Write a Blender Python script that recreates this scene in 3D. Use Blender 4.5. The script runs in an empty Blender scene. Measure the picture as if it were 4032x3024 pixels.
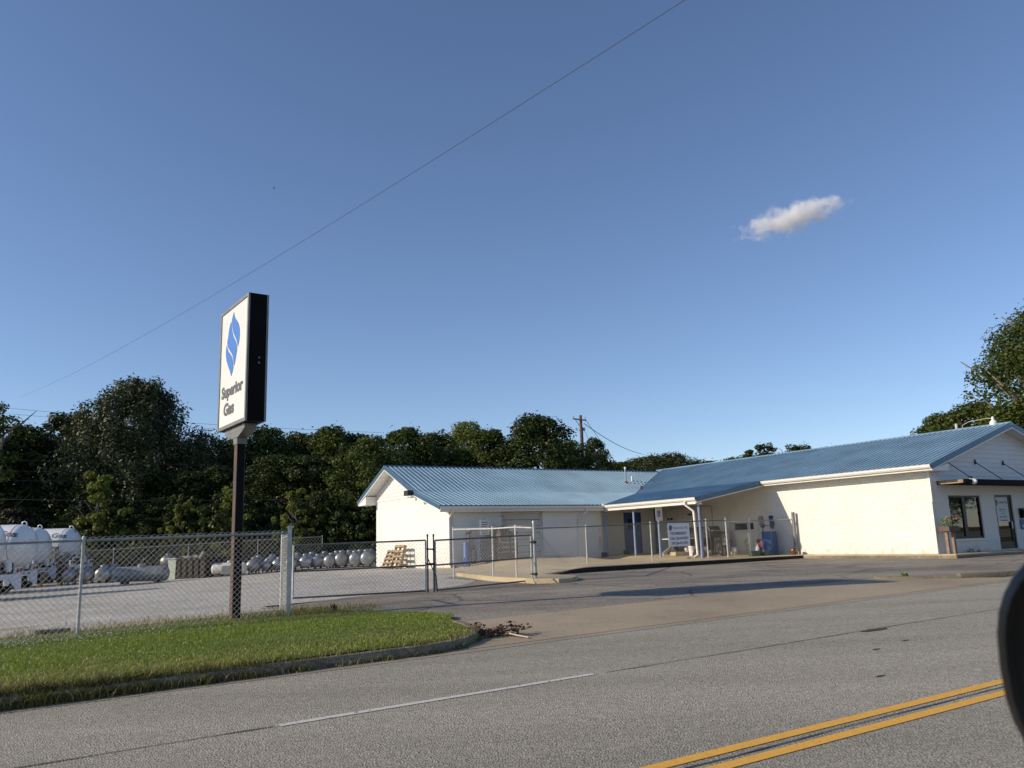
import bpy, math, random
import numpy as np
from mathutils import Vector, Matrix

# ------------------------------------------------------------------ camera, sky, sun, exposure
S = bpy.context.scene
COL = S.collection
R = math.radians
PITCH, ROLL, CAMH, FPX = R(10.86), R(1.79), 1.5, 3262.0
SUN_DIR = Vector((1.010, 0.262, -0.46)).normalized()          # the way the light travels

cam_d = bpy.data.cameras.new('camera')
cam_d.sensor_width = 36.0
cam_d.lens = 36.0 * FPX / 4032.0
cam_d.clip_start, cam_d.clip_end = 0.05, 9000
cam_d.dof.use_dof = True
cam_d.dof.focus_distance = 28
cam_d.dof.aperture_fstop = 8.0
cam = bpy.data.objects.new('camera', cam_d)
COL.objects.link(cam)
fw = Vector((0, math.cos(PITCH), math.sin(PITCH)))
rt0 = Vector((1, 0, 0))
up0 = rt0.cross(fw)
rt = rt0 * math.cos(ROLL) - up0 * math.sin(ROLL)
up = rt.cross(fw)
cam.matrix_world = Matrix(((rt.x, up.x, -fw.x, 0), (rt.y, up.y, -fw.y, 0), (rt.z, up.z, -fw.z, CAMH), (0, 0, 0, 1)))
S.camera = cam

W = bpy.data.worlds.new('World')
S.world = W
W.use_nodes = True
nt = W.node_tree
nt.nodes.clear()
wo = nt.nodes.new('ShaderNodeOutputWorld')
bg = nt.nodes.new('ShaderNodeBackground')
sky = nt.nodes.new('ShaderNodeTexSky')
sky.sky_type = 'NISHITA'
sky.sun_disc = False
sky.sun_elevation = math.asin(-SUN_DIR.z)
sky.sun_rotation = math.atan2(-SUN_DIR.x, -SUN_DIR.y)
sky.altitude = 1200
sky.air_density = 1.0
sky.dust_density = 0.4
sky.ozone_density = 2.8
bg.inputs['Strength'].default_value = 0.145
tint = nt.nodes.new('ShaderNodeMix')          # the camera's cooler, denser blue, the same all over the sky
tint.data_type, tint.blend_type = 'RGBA', 'MULTIPLY'
tint.inputs['Factor'].default_value = 1.0
tint.inputs['B'].default_value = (1.0, .965, 1.01, 1)
nt.links.new(sky.outputs[0], tint.inputs['A'])
nt.links.new(tint.outputs['Result'], bg.inputs['Color'])
nt.links.new(bg.outputs[0], wo.inputs['Surface'])

sun_d = bpy.data.lights.new('sun', 'SUN')
sun_d.energy = 4.8
sun_d.angle = R(0.53)
sun_d.color = (1.0, 0.86, 0.66)
sun = bpy.data.objects.new('sun', sun_d)
COL.objects.link(sun)
sun.rotation_euler = SUN_DIR.to_track_quat('-Z', 'Y').to_euler()
sun.location = (-30, -10, 40)

S.view_settings.view_transform = 'Standard'
S.view_settings.look = 'None'
S.view_settings.exposure = 0.0
S.view_settings.gamma = 1.0
S.view_settings.use_curve_mapping = False
S.render.engine = 'CYCLES'
S.cycles.use_denoising = True
S.cycles.max_bounces = 8
S.cycles.volume_bounces = 8
S.cycles.transparent_max_bounces = 12
S.cycles.volume_step_rate = 1.0
S.cycles.volume_max_steps = 128

rng = np.random.default_rng(7)
rnd = random.Random(11)

# ------------------------------------------------------------------ frames and the lie of the land
CX, CY = 2016.0, 1512.0
O = Vector((0, 0, CAMH))
TR = R(57.9)
ds = Vector((math.sin(TR), math.cos(TR), 0))                  # along the road
dt = Vector((-math.cos(TR), math.sin(TR), 0))                 # across the road, away from the car
ROAD_ROT = math.atan2(ds.y, ds.x)
TA = R(31.2)
du = Vector((math.sin(TA), -math.cos(TA), 0))                 # along the office wing, towards the road
dv = Vector((math.cos(TA), math.sin(TA), 0))
B0 = Vector((14.95, 30.11, 0))                                # front corner of the office wing
B_ROT = math.atan2(du.y, du.x)


def lin(a, b, x):
    return min(1.0, max(0.0, (x - a) / (b - a)))


def sst(a, b, x):
    t = lin(a, b, x)
    return t * t * (3 - 2 * t)


TT = [(-500, 0), (10.15, 0), (12.5, .10), (18, .15), (23, .145), (31, .24), (45, .27), (600, .27)]


def zst(s, t):
    sc = max(-60, min(90, s))
    rd = .019 * sc
    lot = rd if sc < 14 else .266 + .008 * (sc - 14)
    z = rd + (lot - rd) * lin(10.15, 14, t)
    for (a, za), (b, zb) in zip(TT, TT[1:]):
        if a <= t <= b:
            z += za + (zb - za) * (t - a) / (b - a)
            break
    return z - .02 * max(0, 18 - max(s, -25)) * lin(18, 40, t)


def st(x, y):
    return x * ds.x + y * ds.y, x * dt.x + y * dt.y


def zg(x, y):
    return zst(*st(x, y))


def ST(s, t, dz=0.0):
    p = ds * s + dt * t
    return Vector((p.x, p.y, zst(s, t) + dz))


def UV(u, v, z=0.0):
    p = B0 + du * u + dv * v
    return Vector((p.x, p.y, z))


def ray(px, py):
    return (rt * (px - CX) - up * (py - CY) + fw * FPX).normalized()


def at(px, py, depth):
    """the point seen at a pixel of the photograph, depth metres down the level line of sight"""
    v = ray(px, py)
    return O + v * (depth / v.y)


def gh(px, py, off=0.0):
    v = ray(px, py)
    d = 2.0
    while d < 300:
        p = O + v * d
        if p.z < zg(p.x, p.y) + off:
            return p
        d += .05
    return p


# ------------------------------------------------------------------ materials
MATS = {}


def mat(name, col, rough=.6, metal=0.0, var=0.0, scale=4.0, bump=0.0, bscale=60.0, col2=None, spec=.5, detail=4.0, coat=0.0):
    """principled material with a noise-mixed second colour and fine noise relief"""
    if name in MATS:
        return MATS[name]
    m = bpy.data.materials.new(name)
    m.use_nodes = True
    n, l = m.node_tree.nodes, m.node_tree.links
    b = n['Principled BSDF']
    b.inputs['Base Color'].default_value = (*col, 1)
    b.inputs['Roughness'].default_value = rough
    b.inputs['Metallic'].default_value = metal
    b.inputs['Specular IOR Level'].default_value = spec
    b.inputs['Coat Weight'].default_value = coat
    tc = n.new('ShaderNodeTexCoord')
    if var or col2:
        t = n.new('ShaderNodeTexNoise')
        t.inputs['Scale'].default_value = scale
        t.inputs['Detail'].default_value = detail
        t.inputs['Roughness'].default_value = .65
        l.new(tc.outputs['Object'], t.inputs['Vector'])
        r = n.new('ShaderNodeValToRGB')
        r.color_ramp.elements[0].position = .36
        r.color_ramp.elements[1].position = .66
        c2 = col2 or tuple(c * (1 - var) for c in col)
        r.color_ramp.elements[0].color = (*c2, 1)
        r.color_ramp.elements[1].color = (*(min(1, c * (1 + var * .4)) for c in col), 1)
        l.new(t.outputs['Fac'], r.inputs['Fac'])
        l.new(r.outputs['Color'], b.inputs['Base Color'])
    if bump:
        t2 = n.new('ShaderNodeTexNoise')
        t2.inputs['Scale'].default_value = bscale
        t2.inputs['Detail'].default_value = 5
        l.new(tc.outputs['Object'], t2.inputs['Vector'])
        bp = n.new('ShaderNodeBump')
        bp.inputs['Strength'].default_value = bump
        bp.inputs['Distance'].default_value = .02
        l.new(t2.outputs['Fac'], bp.inputs['Height'])
        l.new(bp.outputs['Normal'], b.inputs['Normal'])
    MATS[name] = m
    return m


def ground_mat(name, base, dark, light, stone=70.0, patch=.35, crack=0.0, speck=.5, stain=None, stain_scale=.5, stretch=None):
    """aggregate: stones (voronoi cells), broad patches, stains, optional cracks"""
    m = bpy.data.materials.new(name)
    m.use_nodes = True
    n, l = m.node_tree.nodes, m.node_tree.links
    b = n['Principled BSDF']
    b.inputs['Roughness'].default_value = .9
    b.inputs['Specular IOR Level'].default_value = .3
    tc = n.new('ShaderNodeTexCoord')
    vo = n.new('ShaderNodeTexVoronoi')
    vo.inputs['Scale'].default_value = stone
    l.new(tc.outputs['Object'], vo.inputs['Vector'])
    sep = n.new('ShaderNodeSeparateColor')
    l.new(vo.outputs['Color'], sep.inputs['Color'])
    r = n.new('ShaderNodeValToRGB')
    e = r.color_ramp.elements
    e[0].position, e[0].color = .08, (*dark, 1)
    e[1].position, e[1].color = .92, (*light, 1)
    mid = r.color_ramp.elements.new(.5)
    mid.color = (*base, 1)
    l.new(sep.outputs[0], r.inputs['Fac'])
    mx = n.new('ShaderNodeMix')
    mx.data_type = 'RGBA'
    mx.inputs['Factor'].default_value = speck
    mx.inputs['A'].default_value = (*base, 1)
    l.new(r.outputs['Color'], mx.inputs['B'])
    # broad patches of wear
    no = n.new('ShaderNodeTexNoise')
    no.inputs['Scale'].default_value = .45
    no.inputs['Detail'].default_value = 6
    no.inputs['Roughness'].default_value = .62
    if stretch:
        mp = n.new('ShaderNodeMapping')
        mp.inputs['Rotation'].default_value = (0, 0, stretch[0])
        mp.inputs['Scale'].default_value = (stretch[1], stretch[2], 1)
        l.new(tc.outputs['Object'], mp.inputs['Vector'])
        l.new(mp.outputs[0], no.inputs['Vector'])
    else:
        l.new(tc.outputs['Object'], no.inputs['Vector'])
    mr = n.new('ShaderNodeMapRange')
    mr.inputs['From Min'].default_value, mr.inputs['From Max'].default_value = .3, .7
    mr.inputs['To Min'].default_value, mr.inputs['To Max'].default_value = 1 - patch, 1 + patch * .5
    l.new(no.outputs['Fac'], mr.inputs['Value'])
    mu = n.new('ShaderNodeMix')
    mu.data_type = 'RGBA'
    mu.blend_type = 'MULTIPLY'
    mu.inputs['Factor'].default_value = 1
    l.new(mx.outputs['Result'], mu.inputs['A'])
    l.new(mr.outputs[0], mu.inputs['B'])
    out = mu.outputs['Result']
    if stain:
        ns = n.new('ShaderNodeTexNoise')
        ns.inputs['Scale'].default_value = stain_scale
        ns.inputs['Detail'].default_value = 7
        ns.inputs['Roughness'].default_value = .7
        l.new(tc.outputs['Object'], ns.inputs['Vector'])
        rs = n.new('ShaderNodeMapRange')
        rs.inputs['From Min'].default_value, rs.inputs['From Max'].default_value = .5, .68
        rs.inputs['To Max'].default_value = .8
        l.new(ns.outputs['Fac'], rs.inputs['Value'])
        ms = n.new('ShaderNodeMix')
        ms.data_type = 'RGBA'
        l.new(rs.outputs[0], ms.inputs['Factor'])
        l.new(out, ms.inputs['A'])
        ms.inputs['B'].default_value = (*stain, 1)
        out = ms.outputs['Result']
    if crack:
        vc = n.new('ShaderNodeTexVoronoi')
        vc.feature = 'DISTANCE_TO_EDGE'
        vc.inputs['Scale'].default_value = .32
        nd = n.new('ShaderNodeTexNoise')
        nd.inputs['Scale'].default_value = 1.6
        nd.inputs['Detail'].default_value = 4
        l.new(tc.outputs['Object'], nd.inputs['Vector'])
        ad = n.new('ShaderNodeMix')
        ad.data_type = 'VECTOR'
        ad.inputs['Factor'].default_value = .3
        l.new(tc.outputs['Object'], ad.inputs['A'])
        l.new(nd.outputs['Color'], ad.inputs['B'])
        l.new(ad.outputs['Result'], vc.inputs['Vector'])
        rc = n.new('ShaderNodeMapRange')
        rc.inputs['From Min'].default_value, rc.inputs['From Max'].default_value = .003, .010
        rc.inputs['To Min'].default_value, rc.inputs['To Max'].default_value = crack, 0
        l.new(vc.outputs['Distance'], rc.inputs['Value'])
        mc = n.new('ShaderNodeMix')
        mc.data_type = 'RGBA'
        l.new(rc.outputs[0], mc.inputs['Factor'])
        l.new(out, mc.inputs['A'])
        mc.inputs['B'].default_value = (.03, .028, .026, 1)
        out = mc.outputs['Result']
    l.new(out, b.inputs['Base Color'])
    bp = n.new('ShaderNodeBump')
    bp.inputs['Strength'].default_value = .7
    bp.inputs['Distance'].default_value = .012
    l.new(vo.outputs['Distance'], bp.inputs['Height'])
    l.new(bp.outputs['Normal'], b.inputs['Normal'])
    MATS[name] = m
    return m


def leaf_mat(name, cola, colb, colc=None, trans=.35, rough=.55):
    """leaf colour picked per leaf from its 'tint' attribute; light passes through"""
    m = bpy.data.materials.new(name)
    m.use_nodes = True
    n, l = m.node_tree.nodes, m.node_tree.links
    b = n['Principled BSDF']
    b.inputs['Roughness'].default_value = rough
    b.inputs['Specular IOR Level'].default_value = .35
    a = n.new('ShaderNodeAttribute')
    a.attribute_name = 'tint'
    r = n.new('ShaderNodeValToRGB')
    e = r.color_ramp.elements
    e[0].position, e[0].color = 0, (*cola, 1)
    e[1].position, e[1].color = .85, (*colb, 1)
    if colc:
        x = r.color_ramp.elements.new(1.0)
        x.color = (*colc, 1)
    l.new(a.outputs['Fac'], r.inputs['Fac'])
    l.new(r.outputs['Color'], b.inputs['Base Color'])
    tr = n.new('ShaderNodeBsdfTranslucent')
    l.new(r.outputs['Color'], tr.inputs['Color'])
    ms = n.new('ShaderNodeMixShader')
    ms.inputs['Fac'].default_value = trans
    l.new(b.outputs[0], ms.inputs[1])
    l.new(tr.outputs[0], ms.inputs[2])
    l.new(ms.outputs[0], n['Material Output'].inputs['Surface'])
    MATS[name] = m
    return m


def glass_mat(name, tint=(.5, .5, .5), refl=.12):
    m = bpy.data.materials.new(name)
    m.use_nodes = True
    n, l = m.node_tree.nodes, m.node_tree.links
    n.remove(n['Principled BSDF'])
    t = n.new('ShaderNodeBsdfTransparent')
    t.inputs['Color'].default_value = (*tint, 1)
    g = n.new('ShaderNodeBsdfGlossy')
    g.inputs['Roughness'].default_value = .02
    fr = n.new('ShaderNodeFresnel')
    fr.inputs['IOR'].default_value = 1.6
    ad = n.new('ShaderNodeMath')
    ad.inputs[1].default_value = refl
    l.new(fr.outputs[0], ad.inputs[0])
    x = n.new('ShaderNodeMixShader')
    l.new(ad.outputs[0], x.inputs[0])
    l.new(t.outputs[0], x.inputs[1])
    l.new(g.outputs[0], x.inputs[2])
    l.new(x.outputs[0], n['Material Output'].inputs['Surface'])
    MATS[name] = m
    return m


# ------------------------------------------------------------------ mesh helpers
def basis(d):
    d = Vector(d).normalized()
    a = Vector((0, 0, 1)) if abs(d.z) < .9 else Vector((1, 0, 0))
    x = d.cross(a).normalized()
    return x, x.cross(d).normalized() * -1, d


class MB:
    def __init__(s):
        s.v, s.f, s.m = [], [], []

    def add(s, vs, fs, m=0):
        o = len(s.v)
        s.v.extend(tuple(p) for p in vs)
        s.f.extend(tuple(i + o for i in f) for f in fs)
        s.m.extend([m] * len(fs))
        return s

    def box(s, x0, x1, y0, y1, z0, z1, m=0):
        return s.add([(x0, y0, z0), (x1, y0, z0), (x1, y1, z0), (x0, y1, z0), (x0, y0, z1), (x1, y0, z1), (x1, y1, z1), (x0, y1, z1)],
                     [(3, 2, 1, 0), (4, 5, 6, 7), (0, 1, 5, 4), (1, 2, 6, 5), (2, 3, 7, 6), (3, 0, 4, 7)], m)

    def hexa(s, p, m=0):
        return s.add(p, [(3, 2, 1, 0), (4, 5, 6, 7), (0, 1, 5, 4), (1, 2, 6, 5), (2, 3, 7, 6), (3, 0, 4, 7)], m)

    def beam(s, a, b, w, h, upv=(0, 0, 1), m=0):
        a, b = Vector(a), Vector(b)
        d = (b - a).normalized()
        x = d.cross(Vector(upv))
        if x.length < 1e-4:
            x = d.cross(Vector((1, 0, 0)))
        x.normalize()
        z = x.cross(d)
        x, z = x * w / 2, z * h / 2
        return s.hexa([a - x - z, a + x - z, b + x - z, b - x - z, a - x + z, a + x + z, b + x + z, b - x + z], m)

    def tube(s, pts, r, n=8, caps=True, m=0):
        pts = [Vector(p) for p in pts]
        rs = r if isinstance(r, (list, tuple)) else [r] * len(pts)
        o = len(s.v)
        x = None
        for i, p in enumerate(pts):
            d = (pts[min(i + 1, len(pts) - 1)] - pts[max(i - 1, 0)]).normalized()
            if x is None:
                x = basis(d)[0]
            x = (x - d * x.dot(d)).normalized()
            y = d.cross(x)
            for k in range(n):
                a = 2 * math.pi * k / n
                s.v.append(tuple(p + (x * math.cos(a) + y * math.sin(a)) * rs[i]))
        for i in range(len(pts) - 1):
            for k in range(n):
                k2 = (k + 1) % n
                s.f.append((o + i * n + k, o + i * n + k2, o + (i + 1) * n + k2, o + (i + 1) * n + k))
                s.m.append(m)
        if caps:
            s.f.append(tuple(o + k for k in reversed(range(n))))
            s.f.append(tuple(o + (len(pts) - 1) * n + k for k in range(n)))
            s.m += [m, m]
        return s

    def lathe(s, c, d, prof, n=20, m=0):
        """prof: (distance along d, radius)"""
        c = Vector(c)
        x, y, d = basis(d)
        o = len(s.v)
        for h, r in prof:
            for k in range(n):
                a = 2 * math.pi * k / n
                s.v.append(tuple(c + d * h + (x * math.cos(a) + y * math.sin(a)) * max(r, 1e-4)))
        for i in range(len(prof) - 1):
            for k in range(n):
                k2 = (k + 1) % n
                s.f.append((o + i * n + k, o + i * n + k2, o + (i + 1) * n + k2, o + (i + 1) * n + k))
                s.m.append(m)
        s.f.append(tuple(o + k for k in reversed(range(n))))
        s.f.append(tuple(o + (len(prof) - 1) * n + k for k in range(n)))
        s.m += [m, m]
        return s

    def prism(s, poly, off, m=0):
        """closed polygon (3-D points) pushed along off"""
        n = len(poly)
        off = Vector(off)
        a = [Vector(p) for p in poly]
        b = [p + off for p in a]
        return s.add(a + b, [tuple(reversed(range(n))), tuple(range(n, 2 * n))] + [(i, (i + 1) % n, n + (i + 1) % n, n + i) for i in range(n)], m)

    def build(s, name, mats, parent=None, loc=(0, 0, 0), rot=None, smooth=False, angle=35, bevel=0.0):
        me = bpy.data.meshes.new(name)
        me.from_pydata(s.v, [], s.f)
        mats = mats if isinstance(mats, (list, tuple)) else [mats]
        for q in mats:
            me.materials.append(q)
        if len(mats) > 1:
            me.polygons.foreach_set('material_index', s.m)
        if smooth:
            me.polygons.foreach_set('use_smooth', [True] * len(s.f))
            me.set_sharp_from_angle(angle=R(angle))
        me.validate()
        me.update()
        return put(name, me, parent, loc, rot, bevel)


def put(name, me, parent=None, loc=(0, 0, 0), rot=None, bevel=0.0):
    o = bpy.data.objects.new(name, me)
    COL.objects.link(o)
    o.parent = parent
    o.location = loc
    if rot is not None:
        o.rotation_euler = (0, 0, rot) if not isinstance(rot, (tuple, list)) else rot
    if bevel:
        b = o.modifiers.new('edge', 'BEVEL')
        b.width, b.segments, b.limit_method = bevel, 2, 'ANGLE'
    return o


def tag(o, label=None, cat=None, group=None, kind=None):
    for k, v in (('label', label), ('category', cat), ('group', group), ('kind', kind)):
        if v:
            o[k] = v
    return o


def thing(name, label, cat, loc=(0, 0, 0), rot=0.0, group=None, scale=None):
    o = bpy.data.objects.new(name, None)
    COL.objects.link(o)
    o.location = loc
    o.rotation_euler = (0, 0, rot) if not isinstance(rot, (tuple, list)) else rot
    if scale:
        o.scale = scale if isinstance(scale, (tuple, list)) else (scale,) * 3
    o.empty_display_size = .2
    return tag(o, label, cat, group)


KIDS = {}


def copy_thing(root, loc=None, rot=None, label=None, group=None, scale=None):
    def kids(o):
        return [c for c in COL.objects if c.parent == o]
    if root.name not in KIDS:
        KIDS[root.name] = [(c, kids(c)) for c in kids(root)]
    r = root.copy()
    COL.objects.link(r)
    if loc is not None:
        r.location = loc
    if rot is not None:
        r.rotation_euler = (0, 0, rot)
    if scale is not None:
        r.scale = scale if isinstance(scale, (tuple, list)) else (scale,) * 3
    for k, v in (('label', label), ('group', group)):
        if v:
            r[k] = v
    for ch, gs in KIDS[root.name]:
        c = ch.copy()
        COL.objects.link(c)
        c.parent = r
        for g in gs:
            d = g.copy()
            COL.objects.link(d)
            d.parent = c
    return r


def np_mesh(name, verts, faces4, m, attr=None, smooth=False):
    """quads (or tris) from numpy arrays; attr = value per face corner's face, stored per point"""
    k = faces4.shape[1]
    me = bpy.data.meshes.new(name)
    me.vertices.add(len(verts))
    me.vertices.foreach_set('co', np.ascontiguousarray(verts, dtype=np.float32).ravel())
    me.loops.add(faces4.size)
    me.loops.foreach_set('vertex_index', np.ascontiguousarray(faces4, dtype=np.int32).ravel())
    me.polygons.add(len(faces4))
    me.polygons.foreach_set('loop_start', np.arange(0, faces4.size, k, dtype=np.int32))
    me.polygons.foreach_set('loop_total', np.full(len(faces4), k, dtype=np.int32))
    if attr is not None:
        a = me.attributes.new('tint', 'FLOAT', 'POINT')
        a.data.foreach_set('value', np.ascontiguousarray(attr, dtype=np.float32))
    me.materials.append(m)
    me.update(calc_edges=True)
    return me


def wires(name, segs, r, m):
    """three-sided wires along an array of segments (N,2,3)"""
    segs = np.asarray(segs, float)
    a, b = segs[:, 0], segs[:, 1]
    d = b - a
    d /= np.linalg.norm(d, axis=1)[:, None]
    h = np.where(np.abs(d[:, 1:2]) < .9, np.array([[0., 1, 0]]), np.array([[1., 0, 0]]))
    x = np.cross(d, h)
    x /= np.linalg.norm(x, axis=1)[:, None]
    y = np.cross(d, x)
    V = []
    for e in (a, b):
        for k in range(3):
            an = 2 * math.pi * k / 3
            V.append(e + (x * math.cos(an) + y * math.sin(an)) * r)
    V = np.stack(V, 1).reshape(-1, 3)
    n = len(segs)
    base = (np.arange(n) * 6)[:, None]
    F = np.concatenate([base + np.array([[k, (k + 1) % 3, 3 + (k + 1) % 3, 3 + k]]) for k in range(3)], 0)
    return np_mesh(name, V, F, m)


def text_mesh(s, name, m, width, height, origin, ax, ay, bold=0.0, depth=.004, space=1.0, line=1.0):
    """lettering fitted into width x height with its lower left corner at origin, running along ax, upright along ay"""
    c = bpy.data.curves.new(name, 'FONT')
    c.body = s
    c.size = 1
    c.offset = bold
    c.space_character = space
    c.space_line = line
    c.extrude = .001
    c.resolution_u = 3
    c.align_x = 'CENTER'
    o = bpy.data.objects.new('temporary_text', c)
    COL.objects.link(o)
    dg = bpy.context.evaluated_depsgraph_get()
    me = bpy.data.meshes.new_from_object(o.evaluated_get(dg))
    bpy.data.objects.remove(o)
    bpy.data.curves.remove(c)
    n = len(me.vertices)
    co = np.empty(n * 3)
    me.vertices.foreach_get('co', co)
    co = co.reshape(-1, 3)
    lo, hi = co.min(0), co.max(0)
    q = (co - lo) / np.maximum(hi - lo, 1e-9)
    ax, ay = Vector(ax).normalized(), Vector(ay).normalized()
    az = ax.cross(ay)
    P = np.array(origin)[None] + q[:, :1] * width * np.array(ax)[None] + q[:, 1:2] * height * np.array(ay)[None] + q[:, 2:] * depth * np.array(az)[None]
    me.vertices.foreach_set('co', P.ravel())
    me.materials.clear()
    me.materials.append(m)
    me.name = name
    me.update()
    return me


def flame_logo(mb, origin, ax, ay, w, h, off, m=0):
    """the two-stroke flame emblem: three blue pieces parted by two S-shaped gaps"""
    g = .016
    s1 = [(-.15, .135), (-.08, .26), (.02, .36), (.14, .43), (.26, .50), (.345, .60)]
    s2 = [(-.45, .44), (-.36, .53), (-.22, .595), (-.08, .655), (.03, .725), (.115, .865)]
    sh = lambda c, k: [(x + k * .012, y - k * g) for x, y in c]
    p1 = [(0, 0), (.095, .108), (.24, .17), (.385, .248), (.487, .37), (.465, .52), (.37, .60)] + sh(s1, 1)[::-1] + [(-.094, .073)]
    p2 = [(-.17, .13)] + sh(s1, -1) + [(.283, .705), (.197, .83), (.14, .86)] + sh(s2, 1)[::-1] + [(-.37, .347), (-.34, .28), (-.268, .166)]
    p3 = sh(s2, -1) + [(.06, .93), (-.05, 1.0), (-.123, .926), (-.268, .83), (-.456, .694), (-.515, .557)]

    def soft(p, keep):
        for _ in range(2):
            q = []
            for i, c in enumerate(p):
                a_, d_ = p[i - 1], p[(i + 1) % len(p)]
                if c in keep:
                    q.append(c)
                else:
                    q += [(c[0] * .75 + a_[0] * .25, c[1] * .75 + a_[1] * .25), (c[0] * .75 + d_[0] * .25, c[1] * .75 + d_[1] * .25)]
            p = q
        return p
    tips = [(0, 0), (-.05, 1.0), p1[6], p2[0], p2[9], p3[0], p3[5]]
    p1, p2, p3 = soft(p1, tips), soft(p2, tips), soft(p3, tips)
    ax, ay, off = Vector(ax), Vector(ay), Vector(off)
    for p in (p1, p2, p3):
        pts = [Vector(origin) + ax * (x * w) - ay * ((y - .5) * h) for x, y in p]
        mb.prism(pts, off, m)


# ------------------------------------------------------------------ ground sheets
S_LINES = [-60, -40, -25] + list(range(-20, 40, 2)) + [44, 50, 60, 75, 90]
T_LINES = [-12, -5, 0, 5, 10.15, 10.6, 11.2, 11.8, 12.5, 13.2, 14, 16, 18, 20.5, 23, 27, 31, 35, 40, 45, 52, 62]


def clip(poly, ax, val, keep_less):
    out = []
    n = len(poly)
    for i in range(n):
        a, b = poly[i], poly[(i + 1) % n]
        ia = a[ax] <= val if keep_less else a[ax] >= val
        ib = b[ax] <= val if keep_less else b[ax] >= val
        if ia:
            out.append(a)
        if ia != ib:
            k = (val - a[ax]) / (b[ax] - a[ax])
            out.append((a[0] + (b[0] - a[0]) * k, a[1] + (b[1] - a[1]) * k))
    return out


def sheet(name, poly, m, off, zf=None):
    """a road-frame polygon laid on the land, cut along the land's own creases"""
    mb = MB()
    key = {}
    zf = zf or (lambda s, t: zst(s, t) + off)
    for s0, s1 in zip(S_LINES, S_LINES[1:]):
        a = clip(clip(poly, 0, s0, False), 0, s1, True)
        if len(a) < 3:
            continue
        for t0, t1 in zip(T_LINES, T_LINES[1:]):
            c = clip(clip(a, 1, t0, False), 1, t1, True)
            q = []
            for p in c:
                k = (round(p[0], 4), round(p[1], 4))
                if not q or (k != q[-1]):
                    q.append(k)
            if len(q) > 1 and q[0] == q[-1]:
                q.pop()
            if len(q) < 3:
                continue
            ids = []
            for k in q:
                if k not in key:
                    key[k] = len(mb.v)
                    p = ds * k[0] + dt * k[1]
                    mb.v.append((p.x, p.y, zf(*k)))
                ids.append(key[k])
            if len(set(ids)) >= 3:
                mb.f.append(tuple(ids))
                mb.m.append(0)
    return mb.build(name, m)


m_soil = ground_mat('soil', (.16, .13, .085), (.08, .06, .04), (.26, .22, .15), stone=30, patch=.4, stain=(.07, .085, .03), stain_scale=.6)
m_road = ground_mat('worn_asphalt', (.335, .308, .245), (.15, .135, .11), (.53, .49, .40), stone=62, patch=.2, speck=.55, stretch=(-ROAD_ROT, .25, 1.6))
m_lot = ground_mat('lot_asphalt', (.27, .24, .19), (.10, .09, .08), (.46, .41, .34), stone=45, patch=.35, crack=.6, speck=.6, stain=(.11, .098, .085), stain_scale=.55, stretch=(-B_ROT, .3, 1.5))
m_gravel = ground_mat('pale_gravel', (.45, .43, .375), (.21, .20, .18), (.66, .63, .57), stone=24, patch=.2, speck=.85, stain=(.33, .30, .25), stain_scale=.35)
m_apron = ground_mat('stained_concrete', (.41, .335, .235), (.30, .235, .155), (.56, .46, .33), stone=80, patch=.28, speck=.45, stain=(.32, .255, .175), stain_scale=.9)
m_conc = ground_mat('walkway_concrete', (.53, .425, .265), (.43, .335, .195), (.62, .51, .35), stone=60, patch=.18, speck=.35)
m_kerb = ground_mat('kerb_concrete', (.26, .215, .145), (.12, .10, .07), (.40, .34, .25), stone=50, patch=.45, speck=.55, stain=(.11, .1, .075), stain_scale=1.6)

mb = MB()
SL = [-1500, -500, -200] + S_LINES + [200, 500, 1500]
TL = [-1500, -400, -60] + T_LINES + [100, 200, 500, 1500]
for t in TL:
    for s in SL:
        p = ds * s + dt * t
        far = max(abs(s) / 1500, abs(t) / 1500)
        mb.v.append((p.x, p.y, zst(s, max(-400, min(500, t))) - .03))
for j in range(len(TL) - 1):
    for i in range(len(SL) - 1):
        a = j * len(SL) + i
        mb.f.append((a, a + 1, a + 1 + len(SL), a + len(SL)))
        mb.m.append(0)
tag(mb.build('ground', m_soil), kind='structure')

tag(sheet('road', [(-60, -5), (90, -5), (90, 10.6), (-60, 10.6)], m_road, 0.0), kind='structure')
tag(sheet('gravel_yard', [(-60, 16.5), (5.5, 16.5), (5.5, 20), (13.2, 21), (26, 23), (60, 30), (60, 62), (-60, 62)], m_gravel, 0.0), kind='structure')
tag(sheet('parking_lot', [(6.5, 12.55), (18.0, 12.45), (19.0, 11.6), (21.5, 10.9), (90, 10.9), (90, 35), (26, 35), (13.3, 26), (13.1, 23.4), (11.6, 21.6), (8.0, 20.6), (5.2, 19.2), (6.0, 17), (6.9, 14.2)], m_lot, .004), kind='structure')
tag(sheet('driveway_apron', [(5.6, 10.2), (19.9, 10.2), (18.3, 12.2), (18.0, 12.6), (6.4, 12.6)], m_apron, .008), kind='structure')
m_gutter = ground_mat('gutter_concrete', (.36, .31, .23), (.24, .2, .15), (.45, .4, .31), stone=70, patch=.3, speck=.4)
tag(sheet('gutter_strip', [(-60, 9.98), (90, 9.98), (90, 10.2), (-60, 10.2)], m_gutter, .004), kind='structure')

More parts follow.
